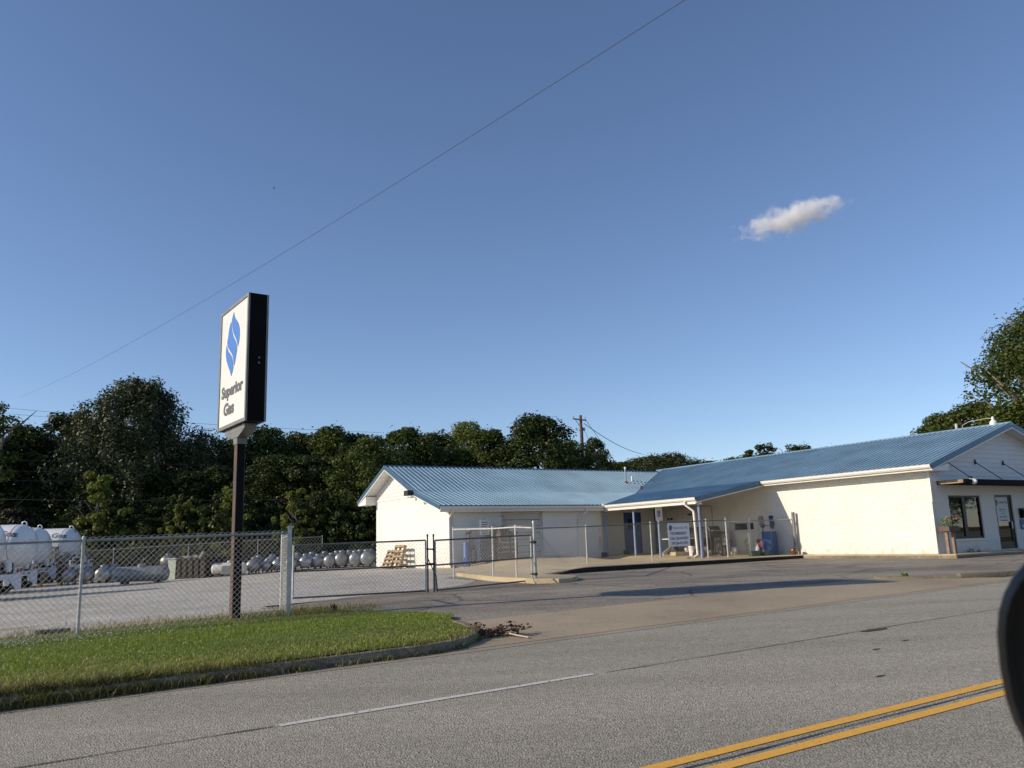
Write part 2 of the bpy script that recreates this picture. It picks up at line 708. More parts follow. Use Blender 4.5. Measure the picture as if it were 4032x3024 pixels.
m_dirt = ground_mat('bare_dirt', (.42, .335, .22), (.24, .18, .11), (.55, .46, .33), stone=35, patch=.35, speck=.6, stain=(.37, .345, .30), stain_scale=1.0)
dp = [(-20 + i * .9, 18.1 + .5 * math.sin(i * 1.3) + .4 * math.sin(i * .47 + 1)) for i in range(29)]
tag(sheet('dirt_strip', [(-20, 16.2), (5.6, 16.2)] + list(reversed(dp)), m_dirt, .005), kind='structure')
tag(sheet('dirt_patch', [(-4.5, 19.6), (-2, 19.2), (.4, 19.5), (1.2, 20.0), (-.4, 20.5), (-3, 20.3)], m_dirt, .005), kind='structure')
# painted lines
def line_mat(name, col, worn):
    m = bpy.data.materials.new(name)
    m.use_nodes = True
    n, l = m.node_tree.nodes, m.node_tree.links
    b = n['Principled BSDF']
    b.inputs['Roughness'].default_value = .7
    tc = n.new('ShaderNodeTexCoord')
    a = n.new('ShaderNodeTexNoise')
    a.inputs['Scale'].default_value = 22
    a.inputs['Detail'].default_value = 8
    a.inputs['Roughness'].default_value = .75
    mp = n.new('ShaderNodeMapping')
    mp.inputs['Rotation'].default_value = (0, 0, -ROAD_ROT)
    mp.inputs['Scale'].default_value = (.8, .3, 1)
    l.new(tc.outputs['Object'], mp.inputs['Vector'])
    l.new(mp.outputs[0], a.inputs['Vector'])
    r = n.new('ShaderNodeValToRGB')
    r.color_ramp.elements[0].position, r.color_ramp.elements[0].color = worn, (.10, .095, .085, 1)
    r.color_ramp.elements[1].position, r.color_ramp.elements[1].color = worn + .05, (*col, 1)
    e = r.color_ramp.elements.new(.62)
    e.color = (*(c * .86 for c in col), 1)
    l.new(a.outputs['Fac'], r.inputs['Fac'])
    l.new(r.outputs['Color'], b.inputs['Base Color'])
    bp = n.new('ShaderNodeBump')
    bp.inputs['Strength'].default_value = .3
    bp.inputs['Distance'].default_value = .01
    l.new(a.outputs['Fac'], bp.inputs['Height'])
    l.new(bp.outputs['Normal'], b.inputs['Normal'])
    MATS[name] = m
    return m


m_yellow = line_mat('yellow_line_paint', (.80, .42, .05), .33)
m_white_line = line_mat('white_line_paint', (.62, .60, .53), .38)
for t in (4.27, 4.00):
    tag(sheet('yellow_centre_line', [(-60, t), (90, t), (90, t + .115), (-60, t + .115)], m_yellow, .005), kind='structure')
for s0 in (-21.8, -9.8, 2.2, 14.2, 26.2, 38.2):
    tag(sheet('white_lane_dash', [(s0, 7.33), (s0 + 3.35, 7.36), (s0 + 3.35, 7.45), (s0, 7.43)], m_white_line, .005), kind='structure')
m_seal = ground_mat('dark_joint', (.07, .065, .06), (.03, .03, .03), (.13, .12, .11), stone=90, patch=.5, speck=.6)


def wobble_strip(name, s0, s1, t, w, amp, m, off):
    pts, n = [], int((s1 - s0) / .25)
    ph = rnd.random() * 9
    c = [(s0 + (s1 - s0) * i / n, t + amp * (math.sin(i * .31 + ph) + .6 * math.sin(i * .83 + ph * 2) + rnd.uniform(-.5, .5)), w * (.5 + .7 * rnd.random())) for i in range(n + 1)]
    mbx = MB()
    for s, tt, ww in c:
        for q in (tt - ww / 2, tt + ww / 2):
            p = ds * s + dt * q
            mbx.v.append((p.x, p.y, zst(s, q) + off))
    for i in range(n):
        mbx.f.append((2 * i, 2 * i + 2, 2 * i + 3, 2 * i + 1))
        mbx.m.append(0)
    return mbx.build(name, m)


tag(wobble_strip('road_joint', -8, 2.15, 7.38, .025, .006, m_seal, .006), kind='structure')
tag(wobble_strip('road_joint', 5.7, 14.1, 7.38, .02, .008, m_seal, .006), kind='structure')
tag(wobble_strip('road_joint', 17.7, 30, 7.38, .025, .008, m_seal, .006), kind='structure')
tag(wobble_strip('road_joint', -10, 30, 4.19, .02, .008, m_seal, .006), kind='structure')
for px, py in ((3427, 2484), (3445, 2560), (3460, 2665), (3560, 2525)):
    g = gh(px, py)
    s, t = st(g.x, g.y)
    k = .42 if py == 2484 else .11
    tag(sheet('tar_patch', [(s - .3 * k, t - .16 * k), (s + .6 * k, t - .2 * k), (s + .9 * k, t + .05 * k), (s + .2 * k, t + .2 * k), (s - .5 * k, t + .06 * k)], m_seal, .006), kind='structure')

# ------------------------------------------------------------------ kerbs
def kerb(name, path, w=.16, h=.115):
    """kerb swept along a road-frame path; w to the left of travel"""
    mb = MB()
    n = len(path)
    P = [Vector((s, t, 0)) for s, t in path]
    dist = 0
    for i in range(n):
        d = (P[min(i + 1, n - 1)] - P[max(i - 1, 0)]).normalized()
        nn = Vector((-d.y, d.x, 0))
        jit = rnd.uniform(-.006, .006)
        for o, z in ((0, -.05), (.012, h - .03 + jit), (.035, h + jit), (w, h + .004), (w, -.05)):
            q = P[i] + nn * o
            p = ds * q.x + dt * q.y
            mb.v.append((p.x, p.y, zst(q.x, q.y) * .5 + zst(P[i].x, P[i].y) * .5 + z))
    for i in range(n - 1):
        for k in range(4):
            a = i * 5 + k
            mb.f.append((a, a + 1, a + 6, a + 5))
            mb.m.append(0)
    mb.f += [(0, 1, 2, 3, 4), tuple(reversed(range((n - 1) * 5, n * 5)))]
    mb.m += [0, 0]
    return mb.build(name, m_kerb, smooth=True, angle=40)


kp = [(-40 + i * .8, 10.2) for i in range(55)]
kp = [p for p in kp if p[0] < 4.6]
LEFT_ARC = [(4.9, 10.21), (5.3, 10.28), (5.7, 10.45), (6.05, 10.75), (6.3, 11.15), (6.45, 11.6), (6.5, 12.1)]
for i in range(7):      # kerb stones with joints
    a, b = -38 + i * 0, 0
seg = kp + LEFT_ARC
chunks, cur = [], []
for p in seg:
    cur.append(p)
    if len(cur) >= 5:
        chunks.append(cur)
        cur = [p]
if len(cur) > 1:
    chunks.append(cur)
kerb_l = None
for c in chunks:
    c2 = list(c)
    d = Vector((c2[-1][0] - c2[-2][0], c2[-1][1] - c2[-2][1])).normalized() * .012
    c2[-1] = (c2[-1][0] - d.x, c2[-1][1] - d.y)
    o = kerb('kerb_stone', c2)
    if kerb_l is None:
        kerb_l = thing('kerb', 'weedy concrete kerb along the grass verge, curving in at the driveway', 'kerb')
        kerb_l['kind'] = 'structure'
        del kerb_l['category']
    o.parent = kerb_l
kr = [(17.7, 12.5), (17.9, 12.0), (18.3, 11.55), (18.9, 11.1), (19.7, 10.75), (20.7, 10.5), (22, 10.35)] + [(23 + i * 1.5, 10.3) for i in range(40)]
kerb_r = thing('kerb', 'bare concrete kerb on the far side of the driveway', 'kerb')
kerb_r['kind'] = 'structure'
del kerb_r['category']
for i in range(0, len(kr) - 1, 3):
    c = kr[i:i + 4]
    if len(c) < 2:
        continue
    d = Vector((c[-1][0] - c[-2][0], c[-1][1] - c[-2][1])).normalized() * .012
    c = c[:-1] + [(c[-1][0] - d.x, c[-1][1] - d.y)]
    hh = [.05, .11][min(i // 3, 1)] if i < 4 else .14
    kerb('kerb_stone', c, h=max(.06, hh)).parent = kerb_r

# ------------------------------------------------------------------ grass verge
def verge_z(s, t):
    return zst(s, t) + .095 * (1 - lin(10.4, 15.5, t)) + .035 - .02 * lin(4, 7, s) * 1.0


VERGE = [(-40, 10.34), (4.8, 10.36), (5.25, 10.43), (5.6, 10.58), (5.92, 10.85), (6.15, 11.2), (6.3, 11.6), (6.42, 12.1), (6.55, 12.6), (7.0, 13.3), (7.0, 14.3), (6.5, 16.2), (6.05, 17.6), (5.2, 17.9), (4.0, 17.4), (1, 17.0), (-40, 17.3)]
m_turf = ground_mat('turf_soil', (.13, .16, .045), (.07, .09, .02), (.2, .2, .08), stone=40, patch=.4, stain=(.24, .19, .09), stain_scale=.8)
tag(sheet('verge', VERGE, m_turf, 0, lambda s, t: verge_z(s, t)), kind='structure')


def inside(poly, x, y):
    r = np.zeros(len(x), bool)
    n = len(poly)
    for i in range(n):
        (x0, y0), (x1, y1) = poly[i], poly[(i + 1) % n]
        c = ((y0 > y) != (y1 > y)) & (x < (x1 - x0) * (y - y0) / (y1 - y0 + 1e-12) + x0)
        r ^= c
    return r


m_grass = leaf_mat('grass_blade', (.125, .18, .018), (.29, .37, .052), (.33, .27, .11), trans=.35, rough=.5)
m_dry = leaf_mat('dry_grass_blade', (.09, .12, .025), (.27, .22, .085), (.40, .32, .17), trans=.3, rough=.7)
m_clover = leaf_mat('clover_flower', (.5, .5, .42), (.7, .7, .62), trans=.2)


def vz(s, t, inside_verge=True):
    return np.array([verge_z(a, b) if inside_verge else zst(a, b) for a, b in zip(s, t)])


def blades(name, s, t, h, w, lean, tint, m, zz):
    """two-segment bent blades standing at road-frame points"""
    n = len(s)
    base = np.stack([s * ds.x + t * dt.x, s * ds.y + t * dt.y, zz - .008], 1)
    a = rng.uniform(0, 2 * np.pi, n)
    sx = np.stack([np.cos(a), np.sin(a), 0 * a], 1) * w[:, None] / 2
    la = rng.uniform(0, 2 * np.pi, n)
    L = np.stack([np.cos(la), np.sin(la), 0 * la], 1) * (lean * h)[:, None]
    z = np.array([[0, 0, 1.]])
    p0, p1 = base - sx, base + sx
    mid = base + L * .35 + z * (h * .6)[:, None]
    p2, p3 = mid - sx * .8, mid + sx * .8
    tip = base + L + z * (h * np.sqrt(np.maximum(.05, 1 - lean * lean * .6)))[:, None]
    t0, t1 = tip - sx * .15, tip + sx * .15
    V = np.stack([p0, p1, p3, p2, t1, t0], 1).reshape(-1, 3)
    b = (np.arange(n) * 6)[:, None]
    F = np.concatenate([b + np.array([[0, 1, 2, 3]]), b + np.array([[3, 2, 4, 5]])], 0)
    return np_mesh(name, V, F, m, np.repeat(tint, 6))


def patchy(s, t):
    return .5 + .25 * np.sin(s * .9 + 1.3 * np.sin(t * .7)) + .25 * np.sin(t * 1.7 + s * .33 + 2 * np.sin(s * .21))


N = 210000
s = rng.uniform(-9, 7.2, N)
t = rng.uniform(10.3, 17.6, N)
k = inside(VERGE, s, t)
s, t = s[k], t[k]
dens = np.where(t > 16.0, .18, 1.0)
k = rng.random(len(s)) < dens
s, t = s[k], t[k]
near_kerb = np.clip(1 - (t - 10.3) / 1.3, 0, 1)
pt = patchy(s, t)
h = rng.uniform(.016, .04, len(s)) * (1 + .5 * pt) + near_kerb * rng.uniform(0, .05, len(s))
tint = np.clip(rng.normal(.42, .17, len(s)) + .12 * (pt - .5), 0, .84)
dry = rng.random(len(s)) < (.05 + .75 * np.exp(-((t - 11.0) / .55) ** 2) * (.35 + pt) + .4 * (t > 15.7))
tint[dry] = rng.uniform(.86, 1, dry.sum())
tag(put('grass', blades('grass', s, t, h, rng.uniform(.006, .014, len(s)), rng.uniform(.3, 1.2, len(s)), tint, m_grass, vz(s, t))), 'short green grass on the roadside verge', kind='stuff')

# long dry and green fringe hanging over the kerb
N = 34000
s = rng.uniform(-9, 6.2, N)
s = np.where(rng.random(N) < .5, s, np.round(s / .55) * .55 + rng.normal(0, .12, N))
kt = np.interp(s, [-9, 4.9, 5.3, 5.7, 6.05, 6.3], [10.2, 10.21, 10.28, 10.45, 10.75, 11.15])
gap = np.clip((s - .8) / 2.6, 0, 1)
k = rng.random(N) > gap * .86
s, kt = s[k], kt[k]
t = kt + np.where(rng.random(len(s)) < .6, rng.normal(-.02, .035, len(s)), rng.normal(.1, .08, len(s)))
zz = np.array([zst(a, b) + (.115 if b > c + .02 else 0.0) for a, b, c in zip(s, t, kt)])
h = rng.uniform(.05, .2, len(s)) * (1 - .4 * np.clip(s / 4, 0, 1))
tag(put('tall_grass', blades('tall_grass', s, t, h, rng.uniform(.006, .014, len(s)), rng.uniform(.3, 1.1, len(s)), np.clip(rng.normal(.45, .3, len(s)), 0, 1), m_dry, zz)), 'ragged half-dry grass growing along the kerb', kind='stuff')
N = 5200
s = rng.uniform(-9, 7.0, N)
t = np.where(rng.random(N) < .75, rng.normal(16.9, .35, N), rng.normal(17.6, .5, N))
s[:900] = rng.normal(5.6, .6, 900)
t[:900] = rng.normal(16.6, .5, 900)
h = rng.uniform(.04, .16, N)
tag(put('dry_weeds', blades('dry_weeds', s, t, h, rng.uniform(.006, .013, N), rng.uniform(.3, 1.1, N), np.clip(rng.normal(.6, .25, N), 0, 1), m_dry, vz(s, t, False) + .02)), 'straw-coloured weeds along the foot of the fence', kind='stuff')
N = 1000
s, t = rng.normal(-.6, 1.9, N), rng.normal(15.1, .42, N)
k = (t < 15.9) & (t > 13.6)
s, t = s[k], t[k]
zz = vz(s, t) + rng.uniform(.05, .1, len(s))
mb = MB()
for a, b, z in zip(s, t, zz):
    p = ds * a + dt * b
    q = rnd.uniform(.006, .011)
    mb.add([(p.x - q, p.y, z), (p.x, p.y - q, z), (p.x + q, p.y, z), (p.x, p.y + q, z), (p.x, p.y, z + q), (p.x, p.y, z - q)], [(0, 1, 4), (1, 2, 4), (2, 3, 4), (3, 0, 4), (1, 0, 5), (2, 1, 5), (3, 2, 5), (0, 3, 5)])
o = mb.build('clover_flowers', mat('clover_white', (.62, .62, .52), .8))
tag(o, 'scattered white clover heads in the grass', kind='stuff')

# ------------------------------------------------------------------ chain-link fences and gates
m_galv = mat('galvanised_steel', (.42, .43, .42), .45, .6, var=.25, scale=6)
m_wire = mat('fence_wire', (.46, .46, .44), .5, .25, var=.2, scale=8)
m_whitepost = mat('white_painted_post', (.56, .55, .51), .5, 0, var=.25, scale=7, bump=.1)
m_gate = mat('weathered_gate_tube', (.17, .17, .165), .55, .5, var=.3, scale=9)
m_dark = mat('dark_metal', (.035, .035, .037), .5, .3)


def net(a, b, za, zb, ha, hb, p=.05, extra=.06, twist=True):
    """chain-link zigzag wires between two ground points: z and heights at both ends"""
    a, b = np.array([a[0], a[1]]), np.array([b[0], b[1]])
    L = np.linalg.norm(b - a)
    n = max(1, int(L / p))
    d = (b - a) / L
    segs = []
    perp = np.array([-d[1], d[0]]) * .004

    def pt(x, z):
        f = min(1, max(0, x / L))
        zz = za + (zb - za) * f
        hh = ha + (hb - ha) * f
        q = a + d * x
        return (q[0], q[1], zz + min(z, hh + extra))
    for i in range(n):
        x0, x1 = i * p, min(L, (i + 1) * p)
        hh = ha + (hb - ha) * i / n
        m = int((hh + extra) / p) + 1
        for j in range(m):
            xa, xb = (x0, x1) if (j + i) % 2 == 0 else (x1, x0)
            A, B = pt(xa, j * p + .02), pt(xb, (j + 1) * p + .02)
            if B[2] - A[2] < .004:
                continue
            segs.append((A, B))
    return segs


def fence(label, pts, hs, name='chain_link_fence', p=.05, wr=.003, postr=.026, post_mat=None, rail_mat=None, posts=None, ends=None, group=None, rails=True, bottom=False):
    root = thing(name, label, 'fence', pts[0], group=group)
    L = -root.location
    post_mat, rail_mat = post_mat or m_galv, rail_mat or m_galv
    for i, (q, h) in enumerate(zip(pts, hs)):
        if posts is not None and not posts[i]:
            continue
        r = ends[i] if ends and ends[i] else postr
        hh = h + (.1 if ends and ends[i] else .03)
        mb = MB().tube([(q.x, q.y, q.z - .1), (q.x, q.y, q.z + hh)], r, 12)
        mb.lathe((q.x, q.y, q.z + hh - .01), (0, 0, 1), [(0, r * 1.15), (.03, r * 1.15), (.05, r * .8), (.06, r * .2)], 12)
        for zz in (.12, .45, .8, 1.15):
            if ends and ends[i] and zz < h:
                mb.lathe((q.x, q.y, q.z + zz * h / 1.3), (0, 0, 1), [(0, r * 1.12), (.025, r * 1.12)], 12)
        mb.build('fence_post', post_mat, root, L, smooth=True)
    segs = []
    for (a, ha), (b, hb) in zip(zip(pts, hs), zip(pts[1:], hs[1:])):
        if rails:
            MB().tube([(a.x, a.y, a.z + ha), (b.x, b.y, b.z + hb)], .021, 8).build('top_rail', rail_mat, root, L, smooth=True)
        if bottom:
            MB().tube([(a.x, a.y, a.z + .06), (b.x, b.y, b.z + .06)], .012, 6).build('bottom_rail', rail_mat, root, L, smooth=True)
        segs += net(a, b, a.z, b.z, ha, hb, p)
    if segs:
        tag(put('wire_mesh', wires('wire_mesh', segs, wr, m_wire), root, L), kind='stuff')
    return root


FH = 1.58
fp = [ST(s_, 16.3, .03) for s_ in (-9.4, -5.8, -2.2, 1.38)] + [gh(1135, 2425, .02)]
fence('chain link fence along the roadside grass, running past the sign pole', fp, [FH] * 5, ends=[0, 0, 0, 0, .044], post_mat=m_whitepost, wr=.0029)
cp = fp[-1]
dend = gh(1106, 2402)
fence('short return of chain link behind the tall white corner post', [cp + (dend - cp) * .06 + Vector((0, 0, .02)), dend], [1.5, 1.5], posts=[False, True], ends=[0, .03], post_mat=m_whitepost, wr=.002)
# thin rod sticking up from the corner post
rod = thing('antenna_rod', 'thin rusty rod standing up from the white fence corner post', 'rod', cp + Vector((.03, .03, 1.72)))
MB().tube([(0, 0, -.1), (0, 0, .3), (-.012, 0, .62)], .005, 6).build('rod', mat('rusty_rod', (.16, .09, .06), .8), root if False else rod)


def gate(label, a, b, z0a, z0b, h, name='chain_link_gate', mid=.5, p=.05, mats=None, wr=.003):
    """swing gate: frame tubes, middle rail, mesh; a and b are plan points"""
    root = thing(name, label, 'gate', (a.x, a.y, z0a))
    L = -root.location
    A0, B0_ = Vector((a.x, a.y, z0a)), Vector((b.x, b.y, z0b))
    U = Vector((0, 0, h))
    M = mats or m_gate
    for q in (A0, B0_):
        MB().tube([q, q + U], .024, 10).build('gate_upright', M if mats else m_whitepost, root, L, smooth=True)
    for f, nm in ((0, 'bottom_tube'), (mid, 'middle_tube'), (1, 'top_tube')):
        if f == mid and mid <= 0:
            continue
        MB().tube([A0 + U * f, B0_ + U * f], .022, 10).build(nm, M, root, L, smooth=True)
    tag(put('wire_mesh', wires('wire_mesh', net(a, b, z0a, z0b, h - .02, h - .02, p, 0), wr, m_wire), root, L), kind='stuff')
    return root, A0, B0_


gl = gh(1152, 2372)
gm = gh(1690, 2334)
ghg = gh(2096, 2294)
hinge = gh(2110, 2294)
d1 = (gm - gl).normalized()
r1, A, Bq = gate('left leaf of the vehicle gate, chain link on dark tubing', gl, gm - d1 * .08, gl.z + .10, gm.z + .05, 1.27, wr=.003)
d2 = (ghg - gm).normalized()
r2, A2, B2 = gate('right leaf of the vehicle gate, chained to the left leaf', gm + d2 * .2, ghg, gm.z + .05, ghg.z + .06, 1.26, wr=.003)
# latch posts and drop rod at the meeting of the two leaves
o = MB()
for q in (Bq + d1 * .05, A2 - d2 * .05):
    o.tube([q + Vector((0, 0, -.04)), q + Vector((0, 0, 1.38))], .02, 8)
    o.lathe(q + Vector((0, 0, 1.36)), (0, 0, 1), [(0, .026), (.05, .026), (.07, .012)], 8)
o.beam(Bq + Vector((0, 0, .66)), A2 + Vector((0, 0, .66)), .05, .06)
o.beam(Bq + Vector((0, 0, 1.05)), A2 + Vector((0, 0, 1.03)), .03, .04)
o.tube([Bq + Vector((.06, 0, .8)), A2 + Vector((.02, -.03, .35)), A2 + Vector((.05, -.03, -.05))], .014, 8)
o.build('gate_latch', m_dark, r2, -r2.location, smooth=True)
hp = thing('gate_post', 'stout steel post holding the hinges of the vehicle gate', 'gate post', hinge)
mb = MB().tube([(0, 0, -.1), (0, 0, 1.66)], .045, 14).lathe((0, 0, 1.65), (0, 0, 1), [(0, .054), (.04, .054), (.07, .035), (.08, .01)], 14)
mb.build('post', m_galv, hp, smooth=True)
for zz in (.2, 1.08):
    MB().lathe((0, 0, zz), (0, 0, 1), [(0, .058), (.07, .058)], 12).box(-.14, 0, -.02, .02, zz + .02, zz + .06).build('hinge', m_dark, hp)

# pad-side fences
fa = gh(1787, 2276)
fa2 = hinge + (fa - hinge) * .47
fa2.z = zg(fa2.x, fa2.y)
fa1 = hinge + (fa - hinge) * .02
fa3 = hinge + (fa - hinge) * .2
fence('chain link fence with white rails on the concrete island behind the gate', [fa, fa2, fa3 + Vector((0, 0, .05)), fa1], [1.62, 1.58, 1.52, 1.52], posts=[1, 1, 1, 0], post_mat=m_whitepost, rail_mat=m_whitepost, postr=.026, wr=.0022)
FU = -7.2
pf = [UV(FU, -10.13, .64), UV(FU, -7.05, .66), UV(FU, -4.13, .69), UV(FU, -3.03, .69)]
fence('chain link fence in front of the porch with white posts', [hinge + (pf[0] - hinge) * .01] + pf, [1.5, 1.37, 1.42, 1.46, 1.46], posts=[0, 1, 1, 1, 1], ends=[0, 0, 0, 0, .035], post_mat=m_whitepost, rail_mat=m_gate, postr=.027, wr=.0019)
ga, gb = UV(FU, -2.93, 0), UV(FU, -1.77, 0)
gate('narrow chain link walk gate beside the porch, in front of the wall window', ga, gb, .74, .72, 1.36, name='walk_gate', mid=0, mats=m_galv)
sp = UV(-6.15, -.16, .66)
fence('last short run of chain link between walk gate and office wall', [UV(FU, -1.67, .67), sp + Vector((0, 0, 0))], [1.44, 1.44], posts=[True, False], ends=[.035, 0], post_mat=m_whitepost, postr=.03)
o = thing('steel_post', 'grey square steel post standing against the sunlit office wall', 'post', sp)
MB().box(-.05, .05, -.05, .05, -.1, 1.72).box(-.056, .056, -.056, .056, 1.72, 1.75).build('post', mat('dull_grey_post', (.20, .20, .195), .6, .2, var=.25), o, rot=B_ROT, bevel=.006)
# back fence behind the tanks
bf = [ST(s_, 52.5 - abs(s_ - 8) * .05) for s_ in range(-30, 22, 4)]
fence('old chain link fence behind the rows of tanks at the trees', bf, [1.7] * len(bf), p=.11, wr=.004, post_mat=m_galv)

# ------------------------------------------------------------------ pole sign
m_signwhite = mat('sign_face_acrylic', (.72, .70, .655), .35, 0, var=.06, scale=1.5)
m_black = mat('black_sign_cabinet', (.004, .004, .0045), .7, 0, var=.3, scale=5, spec=.12)
m_signframe = mat('sign_frame_metal', (.22, .215, .20), .5, .4, var=.2)
m_blue = mat('logo_blue', (.045, .17, .50), .5)
m_blueprint = mat('print_blue', (.02, .05, .19), .5)
m_letter = mat('letter_grey', (.10, .097, .095), .5)
m_rust = mat('rusty_pole', (.04, .033, .03), .75, .1, var=.4, scale=3, col2=(.12, .06, .042), bump=.3)
m_poledark = mat('dark_pole_paint', (.008, .008, .008), .7, 0, var=.4, scale=8, spec=.15)
SGN = thing('pole_sign', 'tall white sign with a blue flame emblem on a rusty steel pole', 'sign', (-5.437, 16.353, .21), R(35.3), scale=1.0225)
# local frame: x to the right along the road, y away from it, z up
zb, zt = 3.88 - .24, 6.35 - .24
WS, TS = 1.80, .38
MB().box(-TS / 2 + .03, TS / 2 - .03, -WS / 2, WS / 2, zb, zt).build('cabinet', m_black, SGN, bevel=.008)
for sx in (-1, 1):
    nm = 'sign_face'
    xf = sx * (TS / 2 - .03)
    f = MB().box(min(xf, xf + sx * .02), max(xf, xf + sx * .02), -WS / 2 + .06, WS / 2 - .06, zb + .07, zt - .06).build(nm, m_signwhite, SGN)
    fr = MB()
    x0, x1 = min(xf, xf + sx * .04), max(xf, xf + sx * .04)
    fr.box(x0, x1, -WS / 2, -WS / 2 + .06, zb, zt).box(x0, x1, WS / 2 - .06, WS / 2, zb, zt).box(x0, x1, -WS / 2 + .06, WS / 2 - .06, zb, zb + .07).box(x0, x1, -WS / 2 + .06, WS / 2 - .06, zt - .06, zt)
    fr.build('face_frame', m_signframe, SGN, bevel=.004)
    xx = xf + sx * .0225
    ax = (0, -1, 0) if sx < 0 else (0, 1, 0)
    k = 1 if sx < 0 else -1
    H_ = zt - zb
    lg = MB()
    flame_logo(lg, (xx, k * (.035 * WS), zt - .325 * H_), ax, (0, 0, 1), .90, 1.30, (sx * .004, 0, 0))
    lg.build('flame_emblem', m_blue, f)
    put('lettering', text_mesh('Superior', 'lettering', m_letter, 1.38, .32, (xx, k * .71, zt - .775 * H_), ax, (0, 0, 1), bold=.045, space=.97), f)
    put('lettering', text_mesh('Gas', 'lettering', m_letter, .68, .26, (xx, k * .54, zt - .895 * H_), ax, (0, 0, 1), bold=.045, space=.97), f)
sd = MB()
sd.hexa([(-.09, -.12, zb - .34), (.09, -.12, zb - .34), (.09, .12, zb - .34), (-.09, .12, zb - .34), (-.11, -.13, zb - .12), (.11, -.13, zb - .12), (.11, .13, zb - .12), (-.11, .13, zb - .12)])
sd.hexa([(-.11, -.2, zb - .22), (.11, -.2, zb - .22), (.11, .2, zb - .22), (-.11, .2, zb - .22), (-.12, -.62, zb - .1), (.12, -.62, zb - .1), (.12, .62, zb - .1), (-.12, .62, zb - .1)])
sd.box(-.12, .12, -.62, .62, zb - .10, zb - .0)
sd.build('saddle_bracket', m_signframe, SGN, bevel=.004)
MB().box(-.08, -.068, -.09, .09, -.2, zb - .33).build('pole_flange', m_rust, SGN)
MB().box(.068, .08, -.09, .09, -.2, zb - .33).build('pole_flange', m_rust, SGN)
MB().box(-.0675, .0675, -.012, .012, -.2, zb - .33).build('pole_web', m_poledark, SGN)
MB().box(-.0675, .0675, -.084, -.076, -.2, zb - .33).build('pole_cover', m_poledark, SGN)
for zz in (3.05, 3.0):
    MB().box(.02, .05, -WS / 2 - .006, -WS / 2 + .01, zb + 1.1 + (zz - 3) * 2, zb + 1.13 + (zz - 3) * 2).build('screw_plate', m_signframe, SGN)

# ------------------------------------------------------------------ propane tanks in the yard
m_tank = mat('aluminium_tank_paint', (.42, .42, .42), .34, .6, var=.2, scale=2.2, col2=(.25, .245, .23), bump=.05, bscale=12)
m_tankold = mat('dull_tank_paint', (.30, .30, .29), .4, .5, var=.3, scale=2.5, bump=.06, bscale=14)
m_tankw = mat('white_tank_paint', (.66, .64, .57), .45, .0, var=.14, scale=2.4)
m_rustfoot = mat('rusty_feet', (.12, .07, .045), .8, .2, var=.3)


def tank_profile(L, r, e=.55):
    n = 7
    head = [(r * e * (1 - math.cos(math.pi / 2 * i / n)), r * math.sin(math.pi / 2 * i / n)) for i in range(n + 1)]
    h2 = [(L - a, b) for a, b in reversed(head)]
    return head + h2


def tank_thing(name, label, loc, rot, L, r, mshell, dome=.165, group=None, domeh=.15):
    root = thing(name, label, 'propane tank', loc, rot, group)
    MB().lathe((-L / 2, 0, r + .09), (1, 0, 0), tank_profile(L, r), 26).build('shell', mshell, root, smooth=True, angle=60)
    if dome:
        zt_ = 2 * r + .09
        MB().lathe((0, 0, zt_ - .05), (0, 0, 1), [(0, dome * .92), (.05, dome), (domeh * .6, dome), (domeh * .68, dome * 1.08), (domeh * .85, dome * 1.04), (domeh + .015, dome * .75), (domeh + .03, dome * .2)], 18).build('valve_dome', mshell, root, smooth=True, angle=50)
    MB().box(-L / 2 + r * .18, -L / 2 + r * .2, -.06, .06, r * .75 + .09, r * 1.0 + .09).build('data_plate', m_letter, root)
    for x in (-L * .3, L * .3):
        for y in (-r * .5, r * .5):
            MB().hexa([(x - .12, y - .03, 0), (x + .12, y - .03, 0), (x + .12, y + .03, 0), (x - .12, y + .03, 0), (x - .16, y * 1.1 - .03, .3), (x + .16, y * 1.1 - .03, .3), (x + .16, y * 1.1 + .03, .3), (x - .16, y * 1.1 + .03, .3)]).build('foot', m_rustfoot, root)
    MB().tube([(L * .3, 0, 2 * r + .07), (L * .3, 0, 2 * r + .13), (L * .3 + .08, 0, 2 * r + .13), (L * .3 + .08, 0, 2 * r + .07)], .012, 6).build('lifting_lug', mshell, root)
    return root


ORD = ['first', 'second', 'third', 'fourth', 'fifth', 'sixth', 'seventh', 'eighth', 'ninth', 'tenth', 'eleventh', 'twelfth']
proto = None
front = [(1444, 2234, 1), (1398, 2236, 1), (1347, 2238, 1), (1305, 2240, 1), (1252, 2242, .98), (1202, 2245, .96), (1150, 2249, .92), (1098, 2253, .88), (1052, 2256, .85), (1000, 2262, 1.0)]
for i, (px, py, k) in enumerate(front):
    g = gh(px, py)
    g = g + (g - O).normalized() * 1.0
    g = g + (g - O).normalized() * rnd.uniform(-.25, .25)
    loc = (g.x, g.y, zg(g.x, g.y))
    lab = 'silver domed propane tank, %s from the pallets in the front row' % ORD[i]
    rt_ = R(100 + rnd.uniform(-4, 4))
    if proto is None:
        proto = tank_thing('propane_tank', lab, loc, rt_, 1.8, .345, m_tank, group='silver propane tanks stored in the yard')
    else:
        if i == 2:
            proto2 = tank_thing('propane_tank', lab, loc, rt_, 1.7, .345, m_tankold, group='silver propane tanks stored in the yard')
        else:
            copy_thing(proto if i % 3 else proto2, loc, rt_ + R(rnd.uniform(-5, 5)), lab, scale=.92 * k * rnd.uniform(.93, 1.05))
back = [(1462, 2222), (1418, 2224), (1376, 2226), (1326, 2228), (1278, 2230), (1228, 2232), (1172, 2236), (1070, 2244), (1017, 2248)]
